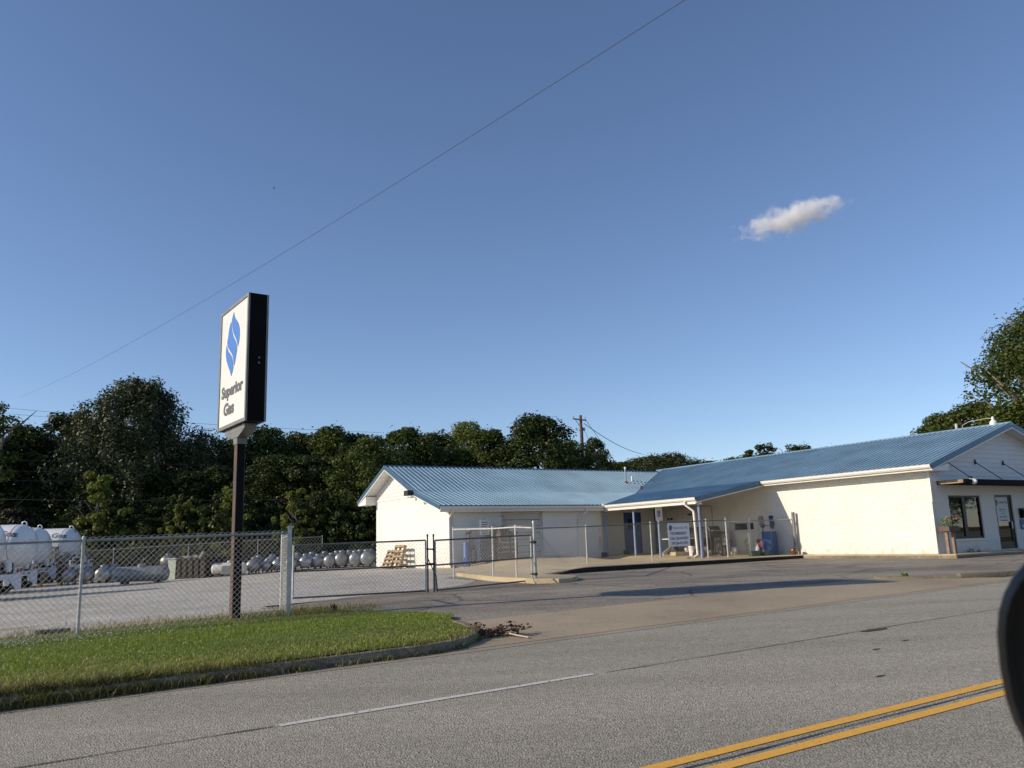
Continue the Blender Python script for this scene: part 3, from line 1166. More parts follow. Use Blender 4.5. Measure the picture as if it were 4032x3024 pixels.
for i, (px, py) in enumerate(back):
    g = gh(px, py + 6)
    d = (g - O).normalized()
    g = g + d * 2.3
    copy_thing(proto if i % 2 else proto2, (g.x, g.y, zg(g.x, g.y)), R(95 + rnd.uniform(-9, 9)), 'silver domed propane tank, %s from the pallets in the rear row' % ORD[i], scale=.95)
lt = [(405, 2297, 'silver domed tank end on, just right of the nearer fence post in the yard'), (345, 2299, 'silver domed tank end on, behind the thin white fence post at the trucks'), (276, 2303, 'silver tank end on, half under the bumper of the last truck'), (446, 2292, 'silver domed tank end on, touching the long tank on wheels')]
for px, py, lab in lt:
    g = gh(px, py)
    g = g + (g - O).normalized() * .9
    copy_thing(proto, (g.x, g.y, zg(g.x, g.y)), R(112), lab, scale=1.03)
g = gh(545, 2299)
tank_thing('propane_tank', 'long dull silver tank lying side on between dumpster and trucks', (g.x, g.y + .3, zg(g.x, g.y)), R(4), 2.55, .36, m_tankold, dome=.2, domeh=.14)
g = gh(583, 2285)
o = tank_thing('propane_tank', 'small round silver tank poking up behind the long tank', (g.x, g.y + 2.4, zg(g.x, g.y) + .5), R(80), .9, .3, m_tankold, dome=.12, domeh=.16)
MB().box(-.4, .4, -.35, .35, -.5, .1).build('stand', mat('old_stand_wood', (.09, .07, .05), .9, var=.3), o)
g = gh(893, 2270)
o = tank_thing('propane_tank', 'short white tank lying side on beside the sign pole', (g.x, g.y + .3, zg(g.x, g.y)), R(3), 1.75, .29, m_tankw, dome=.11, domeh=.12)
MB().box(-.28, .42, -.302, -.292, .2, .52).build('shadow_panel', mat('shadow_grey', (.22, .24, .24), .6), o)  # thin grey panel stands in for a shadow falling on the tank

# dumpster with a pale green end
g0, g1 = gh(660, 2282), gh(800, 2276)
ax_ = (g1 - g0)
DW = thing('dumpster', 'rusty dark dumpster with a pale green end wall, heaped with scrap', 'dumpster', (g0.x, g0.y, zg(g0.x, g0.y)), math.atan2(ax_.y, ax_.x))
Ld = ax_.length
m_green = mat('faded_green_paint', (.34, .40, .33), .6, .1, var=.2, scale=4)
m_rustdark = mat('rusty_container', (.028, .02, .016), .8, .2, var=.4, scale=4, bump=.2)
mb = MB()
mb.hexa([(.5, .02, .05), (Ld, .02, .05), (Ld, 1.4, .05), (.5, 1.4, .05), (.5, 0, 1.0), (Ld + .12, 0, 1.0), (Ld + .12, 1.45, 1.0), (.5, 1.45, 1.0)])
for x in np.arange(.8, Ld, .4):
    mb.box(x, x + .06, -.05, .02, .1, .95)
mb.box(.5, Ld + .16, -.06, 1.5, .96, 1.04)
mb.build('container', m_rustdark, DW)
mb = MB().hexa([(.1, -.02, 0), (.5, -.02, 0), (.5, 1.3, 0), (.1, 1.3, 0), (0, -.05, 1.0), (.58, -.05, 1.0), (.58, 1.4, 1.0), (0, 1.4, 1.0)])
mb.build('bin_end', m_green, DW, bevel=.01)
MB().box(-.04, .64, -.1, 1.45, 1.0, 1.06).build('bin_rim', m_green, DW, bevel=.01)
for i in range(9):
    x, y = rnd.uniform(.3, Ld * .75), rnd.uniform(.1, 1.2)
    a = rnd.uniform(0, 3)
    MB().beam((x, y, 1.05), (x + .5 * math.cos(a), y + .4 * math.sin(a), 1.12 + rnd.uniform(0, .08)), .1, .04).build('scrap', mat('scrap_wood', (.25, .23, .2), .8, var=.4), DW)
MB().beam((Ld * .8, .2, 1.0), (Ld * .9, .2, 1.33), .14, .04).build('white_flap', m_tankw, DW, bevel=.01)

# leaning pallets
m_pal = mat('weathered_pallet', (.40, .285, .165), .8, 0, var=.35, scale=9, bump=.2)


def pallet(label, loc, rot, tilt, group):
    root = thing('pallet', label, 'pallet', loc, (tilt, 0, rot), group)
    w, h = 1.0, .95
    for i in range(5):
        z = .02 + i * (h - .1) / 4
        MB().box(0, w, -.13, -.11, z, z + .09).build('slat', m_pal, root)
        MB().box(0, w, 0, .02, z, z + .09).build('slat', m_pal, root)
    for x in (0, w / 2 - .02, w - .04):
        MB().box(x, x + .04, -.11, 0, 0, h).build('stringer', m_pal, root)
    return root


pw = UV(-19.2, -12.55)
for i, (u_, z_, tl, lab) in enumerate(((-18.6, 0, -14, 'slatted wooden pallet leaning against the white gable wall'), (-19.45, 0, -24, 'lower wooden pallet leaning over the tanks in front of the taller pallet'))):
    q = UV(u_, -13.0 - i * .12)
    r = pallet(lab, (q.x, q.y, zg(q.x, q.y)), math.atan2(-du.y, -du.x) + math.pi, R(tl), 'pallets leaning on the gable wall')
    r.scale = (1.05, 1, 1.12 - .2 * i)

# ------------------------------------------------------------------ tank trucks
m_truckw = mat('truck_white_paint', (.74, .75, .76), .3, 0, var=.07, scale=1.2, coat=.3)
m_frame = mat('truck_chassis', (.02, .02, .02), .7, .2)
m_tyre = mat('tyre_rubber', (.018, .018, .018), .85)
m_rim = mat('steel_rim', (.33, .33, .32), .45, .6)
m_red = mat('tail_lamp_red', (.22, .012, .012), .25)
m_alu = mat('brushed_aluminium_box', (.42, .43, .44), .38, .75, var=.1)
m_seam = mat('tank_seam', (.20, .21, .22), .6)
m_bluegrey = mat('hose_reel_grey', (.12, .15, .18), .5, .3)
m_winglass = mat('truck_window', (.02, .025, .03), .1, 0)


def tank_truck(label, rear, rot, bumper_text=None, side_box=False, zone=0, k=.45):
    t = thing('tank_truck', label, 'truck', rear, rot, 'white gas delivery trucks parked in the yard')
    # x forward, y to the driver's side, z up; x = 0 at the rear bumper
    MB().lathe((k, 0, 2.14), (1, 0, 0), tank_profile(5.6, .98, .62), 36).build('tank', m_truckw, t, smooth=True, angle=60)
    tk = [c for c in COL.objects if c.parent == t][0]
    for x in (k + .62, k + 4.95):
        MB().lathe((x, 0, 2.14), (1, 0, 0), [(0, .975), (.0, .99), (.035, .99), (.035, .975)], 36).build('tank_band', m_seam, tk, smooth=True)
    for x in (k + .5, k + 4.45):
        MB().tube([(x - .12, 0, 3.08), (x - .1, 0, 3.2), (x, 0, 3.25), (x + .1, 0, 3.2), (x + .12, 0, 3.08)], .025, 6).build('lifting_ring', m_truckw, t, smooth=True)
    MB().tube([(k + .2, .1, 2.86), (k + .15, .12, 2.98)], .03, 8).build('marker_lamp', m_red if zone == 3 else m_truckw, t)
    me = text_mesh('Superior Gas', 'lettering', m_letter, 3.0, .4, (0, 0, 0), (1, 0, 0), (0, 1, 0), bold=.025, depth=.002)
    co = np.empty(len(me.vertices) * 3)
    me.vertices.foreach_get('co', co)
    co = co.reshape(-1, 3)
    ang = .40 + co[:, 1] / .985 - .05
    xx = 3.32 - co[:, 0]
    rr = .98 * np.sqrt(np.clip(1 - (np.clip(.6076 - xx, 0, None) / .6076) ** 2, 0, 1)) + .006 + co[:, 2]
    P = np.stack([k + xx, rr * np.cos(ang), 2.14 + rr * np.sin(ang)], 1)
    me.vertices.foreach_set('co', P.ravel())
    me.update()
    put('lettering', me, tk)
    MB().box(.2, 7.9, -.42, -.3, .78, 1.02).box(.2, 7.9, .3, .42, .78, 1.02).box(.3, 7.6, -.3, .3, .82, .95).build('chassis_frame', m_frame, t)
    for x in (1.4, 3.4, 5.2):
        MB().box(x, x + .2, -.7, .7, 1.0, 1.35).build('tank_saddle', m_frame, t)
    # rear deck with pump, meter and hose reel
    mb = MB().box(.15, .95, -1.1, 1.1, .98, 1.04)
    mb.build('rear_deck', m_frame, t)
    MB().lathe((.55, .25, 1.38), (0, 1, 0), [(0, .33), (.05, .33), (.05, .2), (.45, .2), (.45, .33), (.5, .33)], 20).build('hose_reel', m_bluegrey, t, smooth=True)
    mb = MB()
    for a, b in (((.3, -.9, 1.05), (.3, -.2, 1.4)), ((.25, .9, 1.1), (.25, -.3, 1.3)), ((.5, -.5, 1.05), (.5, -.5, 1.6))):
        mb.tube([a, b], .04, 8)
    mb.box(.2, .5, -.95, -.65, 1.05, 1.45)
    mb.build('pump_piping', m_frame, t, smooth=True)
    MB().lathe((.2, -.62, 1.1), (0, 0, 1), [(0, .11), (.02, .13), (.3, .13), (.38, .07), (.45, .05)], 14).build('white_cylinder', m_truckw, t, smooth=True)
    MB().tube([(.12, .75, 1.08), (.12, .75, 1.42), (.12, .05, 1.42)], .045, 8).build('rear_guard', m_truckw, t, smooth=True)
    if side_box:
        MB().box(1.0, 2.35, .75, 1.12, 1.0, 1.95).build('side_cabinet', m_alu, t, bevel=.01)
        MB().box(1.12, 1.75, 1.122, 1.135, 1.05, 1.85).build('cabinet_door', m_tankold, t)
        MB().box(.2, .8, -1.1, -.7, 1.05, 1.7).build('meter_box', m_alu, t, bevel=.01)
        MB().box(.9, 2.6, .7, 1.14, 1.955, 2.06).build('cabinet_roof', m_bluegrey, t)
    # bumper: plate with a deep gusset at each side
    bp = MB().prism([(0, -1.22, 1.02), (0, 1.22, 1.02), (0, 1.22, .42), (0, .95, .40), (0, .45, .80), (0, -.45, .80), (0, -.95, .40), (0, -1.22, .42)], (.05, 0, 0))
    bp = bp.build('bumper', m_truckw, t)
    if bumper_text:
        put('lettering', text_mesh(bumper_text, 'lettering', m_letter, 1.35, .15, (-.003, .68, .84), (0, -1, 0), (0, 0, 1), bold=.02, depth=.002), bp)
    for y in (-1.0, 1.0):
        MB().box(-.02, .06, y - .24, y + .24, 1.03, 1.27).build('lamp_box', m_truckw, t)
        for dy in (-.115, .115):
            MB().lathe((-.021, y + dy, 1.15), (-1, 0, 0), [(0, .095), (.012, .09), (.02, .05)], 16).build('tail_light', m_red, t, smooth=True)
    for x in (1.55, 6.75):
        for y in ((-1.08, -.72, .72, 1.08) if x < 3 else (-1.02, 1.02)):
            wh = MB().lathe((x, y - .13, .5), (0, 1, 0), [(0, .33), (0, .46), (.03, .5), (.23, .5), (.26, .46), (.26, .33)], 26).build('wheel', m_tyre, t, smooth=True, angle=40)
            MB().lathe((x, y - .10, .5), (0, 1, 0), [(0, .30), (.0, .335), (.2, .335), (.2, .30), (.12, .22), (.1, .1), (.2, .08), (.2, .02)], 20).build('rim', m_rim, wh, smooth=True, angle=40)
    MB().box(.85, .87, .62, 1.2, .2, .85).build('mud_flap', m_tyre, t)
    MB().box(.85, .87, -1.2, -.62, .2, .85).build('mud_flap', m_tyre, t)
    # cab and bonnet
    MB().prism([(6.2, -1.1, .75), (6.2, -1.1, 2.55), (7.55, -1.1, 2.55), (7.95, -1.1, 1.75), (9.2, -1.1, 1.55), (9.35, -1.1, .75)], (0, 2.2, 0)).build('cab', m_truckw, t, bevel=.06)
    for y in (-1.106, 1.096):
        MB().prism([(6.6, y, 1.75), (6.6, y, 2.4), (7.5, y, 2.4), (7.8, y, 1.75)], (0, .01, 0)).build('cab_window', m_winglass, t)
    return t


hd = math.atan2(.02, -.99)
for i, (cy, px, lab, txt, sb) in enumerate(((32.0, 8, 'white tank truck cut by the photo edge, nearest the road fence', None, False),
                                           (38.4, 100, 'white tank truck with a place name lettered across its low bumper', 'Piedmont, AL', False),
                                           (44.3, 200, 'white tank truck with a phone number lettered on its bumper', '256-447-9075', False),
                                           (49.2, 330, 'white tank truck with silver side cabinets, farthest from the road', None, True))):
    k_ = (.2, -.45, -.15, .25)[i]
    x = at((0, 134, 190, 311)[i], 2130, cy).x + k_
    z = {0: -.10, 1: -.02, 2: 0.02, 3: .06}[i]
    p = Vector((x, cy, zg(x - 1.5, cy)))
    tank_truck(lab, p, hd, txt, sb, i, k_)
m_chock = mat('yellow_chock', (.42, .25, .05), .7, var=.3)
for px, py, lab in ((152, 2314, 'yellow wheel chock under the middle truck, left one'), (232, 2306, 'yellow wheel chock under the last truck, right one')):
    g = gh(px, py)
    o = MB().prism([(-.15, 0, 0), (.15, 0, 0), (.04, 0, .2), (-.04, 0, .2)], (0, .2, 0)).build('wheel_chock', m_chock, None, (g.x, g.y, zg(g.x, g.y)), 0)
    tag(o, lab, 'chock')
# placard on the nearest truck is part of that truck's tank

# ------------------------------------------------------------------ the gas company building
def painted_block(name, col, grime):
    m = bpy.data.materials.new(name)
    m.use_nodes = True
    n, l = m.node_tree.nodes, m.node_tree.links
    b = n['Principled BSDF']
    b.inputs['Roughness'].default_value = .75
    b.inputs['Specular IOR Level'].default_value = .25
    tc = n.new('ShaderNodeTexCoord')
    oi = n.new('ShaderNodeObjectInfo')
    ge = n.new('ShaderNodeNewGeometry')
    a = n.new('ShaderNodeTexNoise')
    a.inputs['Scale'].default_value = 1.1
    a.inputs['Detail'].default_value = 8
    a.inputs['Roughness'].default_value = .7
    l.new(ge.outputs['Position'], a.inputs['Vector'])
    r = n.new('ShaderNodeValToRGB')
    r.color_ramp.elements[0].position, r.color_ramp.elements[0].color = .30, (*grime, 1)
    r.color_ramp.elements[1].position, r.color_ramp.elements[1].color = .52, (*col, 1)
    l.new(a.outputs['Fac'], r.inputs['Fac'])
    # rain splash and grime low on the wall, broken up by noise
    sx = n.new('ShaderNodeSeparateXYZ')
    l.new(ge.outputs['Position'], sx.inputs[0])
    zr = n.new('ShaderNodeMapRange')
    zr.inputs['From Min'].default_value, zr.inputs['From Max'].default_value = .62, 1.15
    zr.inputs['To Min'].default_value, zr.inputs['To Max'].default_value = .75, 0
    l.new(sx.outputs['Z'], zr.inputs['Value'])
    gn = n.new('ShaderNodeTexNoise')
    gn.inputs['Scale'].default_value = 3.2
    gn.inputs['Detail'].default_value = 8
    gn.inputs['Roughness'].default_value = .75
    l.new(ge.outputs['Position'], gn.inputs['Vector'])
    gm_ = n.new('ShaderNodeMapRange')
    gm_.inputs['From Min'].default_value, gm_.inputs['From Max'].default_value = .42, .68
    l.new(gn.outputs['Fac'], gm_.inputs['Value'])
    gx = n.new('ShaderNodeMath')
    gx.operation = 'MULTIPLY'
    l.new(zr.outputs[0], gx.inputs[0])
    l.new(gm_.outputs[0], gx.inputs[1])
    gmix = n.new('ShaderNodeMix')
    gmix.data_type = 'RGBA'
    gmix.inputs['B'].default_value = (.42, .37, .29, 1)
    l.new(gx.outputs[0], gmix.inputs['Factor'])
    l.new(r.outputs['Color'], gmix.inputs['A'])
    hs = n.new('ShaderNodeMapRange')
    hs.inputs['To Min'].default_value, hs.inputs['To Max'].default_value = .965, 1.02
    l.new(oi.outputs['Random'], hs.inputs['Value'])
    mu = n.new('ShaderNodeMix')
    mu.data_type = 'RGBA'
    mu.blend_type = 'MULTIPLY'
    mu.inputs['Factor'].default_value = 1
    l.new(gmix.outputs['Result'], mu.inputs['A'])
    l.new(hs.outputs[0], mu.inputs['B'])
    l.new(mu.outputs['Result'], b.inputs['Base Color'])
    f = n.new('ShaderNodeTexNoise')
    f.inputs['Scale'].default_value = 55
    f.inputs['Detail'].default_value = 6
    l.new(ge.outputs['Position'], f.inputs['Vector'])
    bp = n.new('ShaderNodeBump')
    bp.inputs['Strength'].default_value = .35
    bp.inputs['Distance'].default_value = .01
    l.new(f.outputs['Fac'], bp.inputs['Height'])
    l.new(bp.outputs['Normal'], b.inputs['Normal'])
    MATS[name] = m
    return m


m_wall = painted_block('cream_block_paint', (.74, .725, .675), (.69, .67, .61))
m_joint = mat('mortar_joint', (.52, .49, .42), .85, 0, var=.0, col2=(.74, .71, .64), scale=.8, detail=7)
m_trim = mat('white_trim', (.74, .73, .69), .45, 0, var=.05)
m_soffit = mat('white_soffit', (.72, .70, .66), .6, 0, var=.06)
m_siding = mat('vinyl_siding', (.68, .68, .665), .5, 0, var=.05, scale=3)
m_roof = mat('blue_roof_metal', (.215, .34, .435), .40, 0.0, var=.22, scale=.7, detail=8, bump=.12, bscale=2.2)
m_fascia = mat('blue_trim_metal', (.06, .13, .21), .4, .25, var=.1)
m_gutterw = mat('white_gutter', (.72, .70, .65), .4, 0, var=.06)
m_navy = mat('blue_door_paint', (.06, .105, .30), .5, 0, var=.15)
m_bluecol = mat('blue_column_paint', (.22, .30, .47), .5, 0, var=.12, scale=6)
m_brown = mat('bronze_frame', (.012, .010, .009), .4, .3)
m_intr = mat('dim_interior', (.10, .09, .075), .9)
m_glass = glass_mat('window_glass', (.45, .43, .38), .03)
m_paper = mat('white_paper', (.62, .62, .58), .8)

GB = thing('office_building', 'cream painted block building with two wings under a blue metal roof', 'building', (B0.x, B0.y, 0), B_ROT)
# local frame of the building: x = u (towards the road), y = v (along the shop front), z up
MR = (5.53 - 3.80) / 5.55


def zR(v): return 5.53 - MR * abs(5.0 - v)
def zP(v): return 3.80 + .177 * (v + .55)
def zL(u): return 5.35 - .423 * (u + 19.6) if u < -16.1 else 3.87 - .29 * (u + 16.1)


def z_front(v):
    return zR(v) if v > -.55 else zP(v)


def valley_u(v):
    """u at which the left wing's front slope meets the office wing's slope, for a given v"""
    z = z_front(v)
    if z > 3.87:
        return -19.6 + (5.35 - z) / .423
    return -16.1 + (3.87 - z) / .29


def valley_v(u):
    z = zL(u)
    if z > 3.80:
        return 5.0 - (5.53 - z) / MR
    return -.55 + (z - 3.80) / .177


RIB = [(0, 0), (.012, .03), (.036, .03), (.05, 0), (.125, .004), (.14, 0), (.23, 0)]


def roof_panels(a0, a1, ends, kind, width=.69):
    """metal roof panels with ribs. a0..a1 runs along the eave; ends(a) gives the polyline of (b, z) from ridge to eave; kind 'R': a=u,b=v; 'L': a=v,b=u"""
    n = max(1, int(round((a1 - a0) / width)))
    w = (a1 - a0) / n
    for i in range(n):
        mb = MB()
        prof = []
        for r in range(3):
            for (x, h) in RIB[:-1]:
                prof.append((a0 + i * w + (r * .23 + x) * w / .69, h))
        prof.append((a0 + (i + 1) * w + (.004 if i < n - 1 else 0), 0))
        ring = None
        lifts = rnd.uniform(0, .003)
        for (a, h) in prof:
            pl = ends(a)
            cur = []
            for b, z in pl:
                cur.append(len(mb.v))
                mb.v.append((a, b, z + h + lifts) if kind == 'R' else (b, a, z + h + lifts))
            if ring:
                for j in range(len(cur) - 1):
                    q = (ring[j], cur[j], cur[j + 1], ring[j + 1])
                    mb.f.append(tuple(reversed(q)))
                    mb.m.append(0)
            ring = cur
        mb.build('roof_panel', m_roof, GB)


def office_end(u):
    # ridge -> eave of the front slope at this u
    if u > -7.35:
        return [(5.0, 5.53), (1.5, zR(1.5)), (-.55, 3.80), (-.56, 3.797)]
    if u > -13.55:
        return [(5.0, 5.53), (1.5, zR(1.5)), (-.55, 3.80), (-4.4, zP(-4.4))]
    v = valley_v(u)
    if v < -.55:
        return [(5.0, 5.53), (1.5, zR(1.5)), (-.55, 3.80), (v, zP(v))]
    return [(5.0, 5.53), ((5.0 + v) / 2, zR((5.0 + v) / 2)), (v + .01, zR(v + .01)), (v, zR(v))]


def left_end(v):
    if v < -4.4:
        return [(-19.6, 5.35), (-16.1, 3.87), (-13.55, zL(-13.55))]
    u = valley_u(v)
    if u > -16.1:
        return [(-19.6, 5.35), (-16.1, 3.87), (u, zL(u))]
    return [(-19.6, 5.35), ((-19.6 + u) / 2, zL((-19.6 + u) / 2)), (u, zL(u))]


roof_panels(-7.35, .5, office_end, 'R')
roof_panels(-13.55, -7.35, office_end, 'R')
roof_panels(-20.5, -13.55, office_end, 'R')
roof_panels(-20.5, .5, lambda u: [(10.55, 3.80), (7, zR(7)), (5.0, 5.53)], 'R', .92)
roof_panels(-13.0, -4.4, left_end, 'L')
roof_panels(-4.4, 4.4, left_end, 'L')
roof_panels(-13.0, 3.0, lambda v: [(-23.2, 3.83), (-21, 5.35 - .423 * 1.4), (-19.6, 5.35)], 'L', .92)

# ridge caps, valley, rakes
def strip(name, m, prof_pts, along, parent=GB):
    pass


MB().hexa([(-20.5, 4.82, 5.44), (.52, 4.82, 5.44), (.52, 5.18, 5.44), (-20.5, 5.18, 5.44), (-20.5, 4.98, 5.575), (.52, 4.98, 5.575), (.52, 5.02, 5.575), (-20.5, 5.02, 5.575)]).build('ridge_cap', m_roof, GB)
MB().hexa([(-19.79, -13.02, 5.24), (-19.41, -13.02, 5.24), (-19.41, 4.3, 5.24), (-19.79, 4.3, 5.24), (-19.62, -13.02, 5.40), (-19.58, -13.02, 5.40), (-19.58, 4.3, 5.40), (-19.62, 4.3, 5.40)]).build('ridge_cap', m_fascia, GB)
vp = [(valley_u(v), v, z_front(v) + .012) for v in (-4.38, -3, -1.5, -.55, .5, 2, 3.4, 4.35)]
MB().tube(vp, .028, 6).build('valley_flashing', m_fascia, GB)


def rake(pts, w, h, name='rake_trim', m=None, drop=None):
    for a, b in zip(pts, pts[1:]):
        MB().beam(a, b, w, h).build(name, m or m_fascia, GB)


# shop-front gable rakes (face at u = .5)
rake([(.5, -.56, 3.72), (.5, 5.0, 5.46), (.5, 10.56, 3.72)], .03, .2)
rake([(.5, -.56, 3.60), (.5, 5.0, 5.335), (.5, 10.56, 3.60)], .024, .05, 'white_rake_board', m_trim)
# porch rake (faces u+), from main eave to porch eave
rake([(-7.34, -.5, 3.72), (-7.34, -4.42, 3.03)], .03, .2)
rake([(-7.36, -.5, 3.60), (-7.36, -4.42, 2.91)], .024, .045, 'white_rake_board', m_trim)
# left gable rakes (face at v = -13)
rake([(-13.52, -13.0, 3.05), (-16.1, -13.0, 3.80), (-19.6, -13.0, 5.28), (-23.22, -13.0, 3.75)], .03, .17)
rake([(-13.6, -12.985, 2.96), (-16.1, -12.985, 3.69), (-19.6, -12.985, 5.165), (-23.1, -12.985, 3.68)], .024, .05, 'white_rake_board', m_trim)
# soffits and closed roof undersides
mb = MB()
mb.prism([(.49, -.55, 3.58), (.49, 5.0, 5.315), (.49, 10.55, 3.58), (.49, 10.55, 3.62), (.49, 5.0, 5.36), (.49, -.55, 3.62)], (-21.0, 0, 0))
mb.build('soffit', m_soffit, GB)
mb = MB()
mb.prism([(-13.54, -4.40, 2.93), (-13.54, -.1, 3.66), (-13.54, -.1, 3.70), (-13.54, -4.40, 2.97)], (6.2, 0, 0))
mb.build('porch_ceiling', m_soffit, GB)
mb = MB()
mb.prism([(-13.56, -12.98, 2.95), (-16.1, -12.98, 3.68), (-19.6, -12.98, 5.16), (-23.18, -12.98, 3.65), (-23.18, -12.98, 3.70), (-19.6, -12.98, 5.21), (-16.1, -12.98, 3.73), (-13.56, -12.98, 3.0)], (0, 12.4, 0))
mb.build('soffit', m_soffit, GB)
# boxed eave return at the back corner of the left gable
MB().hexa([(-23.15, -12.97, 3.60), (-22.1, -12.97, 3.60), (-22.1, -12.42, 3.60), (-23.15, -12.42, 3.60), (-23.15, -12.97, 3.64), (-22.1, -12.97, 4.02), (-22.1, -12.42, 4.02), (-23.15, -12.42, 3.64)]).build('eave_return', m_trim, GB)
MB().hexa([(.02, -.5, 3.57), (.46, -.5, 3.57), (.46, .55, 3.57), (.02, .55, 3.57), (.02, -.5, 3.59), (.46, -.5, 3.59), (.46, .55, 3.86), (.02, .55, 3.86)]).build('eave_return', m_trim, GB)

# walls: masonry core plus blocks
Z0, CR = .46, .2


def rects(a0, a1, z0, z1, holes):
    out = [(a0, a1, z0, z1)]
    for h in holes:
        nx = []
        for (x0, x1, y0, y1) in out:
            if h[1] <= x0 or h[0] >= x1 or h[3] <= y0 or h[2] >= y1:
                nx.append((x0, x1, y0, y1))
                continue
            if h[2] > y0:
                nx.append((x0, x1, y0, h[2]))
            if h[3] < y1:
                nx.append((x0, x1, h[3], y1))
            c0, c1 = max(y0, h[2]), min(y1, h[3])
            if h[0] > x0:
                nx.append((x0, h[0], c0, c1))
            if h[1] < x1:
                nx.append((h[1], x1, c0, c1))
        out = nx
    return out


BLK = {}
count = [0]


def wall(axis, face, sign, a0, a1, z0, z1, holes=(), single=0, thick=.19, top=None):
    """axis 'u': wall runs along u at v = face; axis 'v': runs along v at u = face. sign = outward direction on the other axis.
    single: how many blocks become parts of their own, counted from a1 backwards"""
    f1 = face - sign * .008
    f0 = face - sign * thick
    mb = MB()
    for (x0, x1, y0, y1) in rects(a0, a1, z0, z1, holes):
        lo, hi = min(f0, f1), max(f0, f1)
        if axis == 'u':
            mb.box(x0, x1, lo, hi, y0, y1)
        else:
            mb.box(lo, hi, x0, x1, y0, y1)
    core = mb.build('wall', m_joint, GB)
    j = .0016
    rest = MB()
    cells = []
    nz = int(math.ceil((z1 - z0) / CR - 1e-6))
    for r in range(nz):
        off = .2 if r % 2 else 0
        x = a1 + off
        while x > a0:
            c0, c1 = max(a0, x - .4), min(a1, x)
            if c1 - c0 > .03:
                for (q0, q1, y0, y1) in rects(c0, c1, z0 + r * CR, min(z1, z0 + (r + 1) * CR), holes):
                    if q1 - q0 > .03 and y1 - y0 > .03:
                        cells.append((q0 + j, q1 - j, y0 + j, y1 - j))
            x -= .4
    cells.sort(key=lambda c: -c[1])
    for i, (q0, q1, y0, y1) in enumerate(cells):
        d = rnd.uniform(-.0022, .0022)
        lo, hi = sorted((f1 - sign * .003, face + sign * d))
        ch = .003
        w_, h_ = q1 - q0, y1 - y0

        def verts(cx, cz):
            V = []
            for (dep, inset) in ((lo if sign > 0 else hi, 0), ((hi if sign > 0 else lo) - sign * ch, 0), (hi if sign > 0 else lo, ch)):
                for sx, sz in ((-1, -1), (1, -1), (1, 1), (-1, 1)):
                    a, z = cx + sx * (w_ / 2 - inset), cz + sz * (h_ / 2 - inset)
                    V.append((a, dep, z) if axis == 'u' else (dep, a, z))
            return V
        F = [(0, 1, 5, 4), (1, 2, 6, 5), (2, 3, 7, 6), (3, 0, 4, 7), (4, 5, 9, 8), (5, 6, 10, 9), (6, 7, 11, 10), (7, 4, 8, 11), (8, 9, 10, 11)]
        if (axis == 'u' and sign > 0) or (axis == 'v' and sign < 0):
            F = [tuple(reversed(f)) for f in F]
        if i < single and count[0] < 300:
            k = (axis, sign, face, round(w_, 3), round(h_, 3))
            if k not in BLK:
                b = MB().add(verts(0, 0), F)
                me = bpy.data.meshes.new('block')
                me.from_pydata(b.v, [], b.f)
                me.materials.append(m_wall)
                me.update()
                BLK[k] = me
            o = bpy.data.objects.new('block', BLK[k])
            COL.objects.link(o)
            o.parent = GB
            cx, cz = (q0 + q1) / 2, (y0 + y1) / 2
            o.location = (cx, d, cz) if axis == 'u' else (d, cx, cz)
            count[0] += 1
        else:
            rest.add(verts((q0 + q1) / 2, (y0 + y1) / 2), F)
    if rest.v:
        tag(rest.build('block_courses', m_wall, GB), kind='stuff')
    return core


AC = (-9.72, -8.5, 1.74, 2.08)           # dark window high on the office wall
wall('u', 0.0, -1, -15.0, 0.0, Z0, 3.66, [AC], single=300)
WIN = (1.02, 3.06, 1.15, 2.72)
DOOR = (4.02, 5.24, .70, 2.75)
wall('v', 0.0, 1, .19, 10.0, Z0, 3.26, [WIN, DOOR])
wall('v', -13.9, 1, -12.21, -4.35, Z0, 3.06, [(-9.82, -7.66, .86, 2.83)])
BD = (-2.14, -1.02, .80, 2.82)
wall('v', -15.0, 1, -4.4, -.19, Z0, 3.4, [BD])
wall('u', -12.4, -1, -22.1, -13.9, .36, 3.0)
for r in range(4):
    z = 3.0 + r * .2
    x1 = -13.9 - (z + .2 - 2.98) / .29 if z + .2 > 2.98 else -13.9
    if r < 4 and x1 > -22:
        wall('u', -12.4, -1, -22.1, max(-16.9, x1), z, z + (.2 if r < 3 else .12))
wall('u', -4.38, 1, -15.0, -13.9, Z0, 3.2)
# plain hidden walls that close the building
MB().box(-20.2, -20.0, 0, 10.0, .4, 3.7).box(-20.0, 0, 9.81, 10.0, .4, 3.7).box(-22.1, -20.2, -.2, 0, .4, 3.7).box(-22.1, -21.95, -12.2, -.2, .4, 3.9).box(-20.0, -15.19, -.19, 0, .4, 3.5).build('rear_wall', m_joint, GB)

# gable siding: one lapped board after another
def siding(face_axis, face, sign, lo_fn, hi_fn, z0, z1, e, m=m_siding):
    z = z0
    while z < z1 - .03:
        zt_ = min(z + e, z1)
        a, b = lo_fn(z), hi_fn(z)
        c, d = lo_fn(zt_), hi_fn(zt_)
        if b - a < .05:
            break
        o0, o1 = face + sign * .022, face + sign * .004
        bk = face - sign * .05
        if face_axis == 'u':     # face at const u
            P = [(bk, a, z), (o0, a, z), (o0, b, z), (bk, b, z), (bk, c, zt_), (o1, c, zt_), (o1, max(c + .01, d), zt_), (bk, max(c + .01, d), zt_)]
        else:
            P = [(a, bk, z), (b, bk, z), (b, o0, z), (a, o0, z), (c, bk, zt_), (max(c + .01, d), bk, zt_), (max(c + .01, d), o1, zt_), (c, o1, zt_)]
        MB().hexa(P).build('siding_board', m, GB)
        z += e


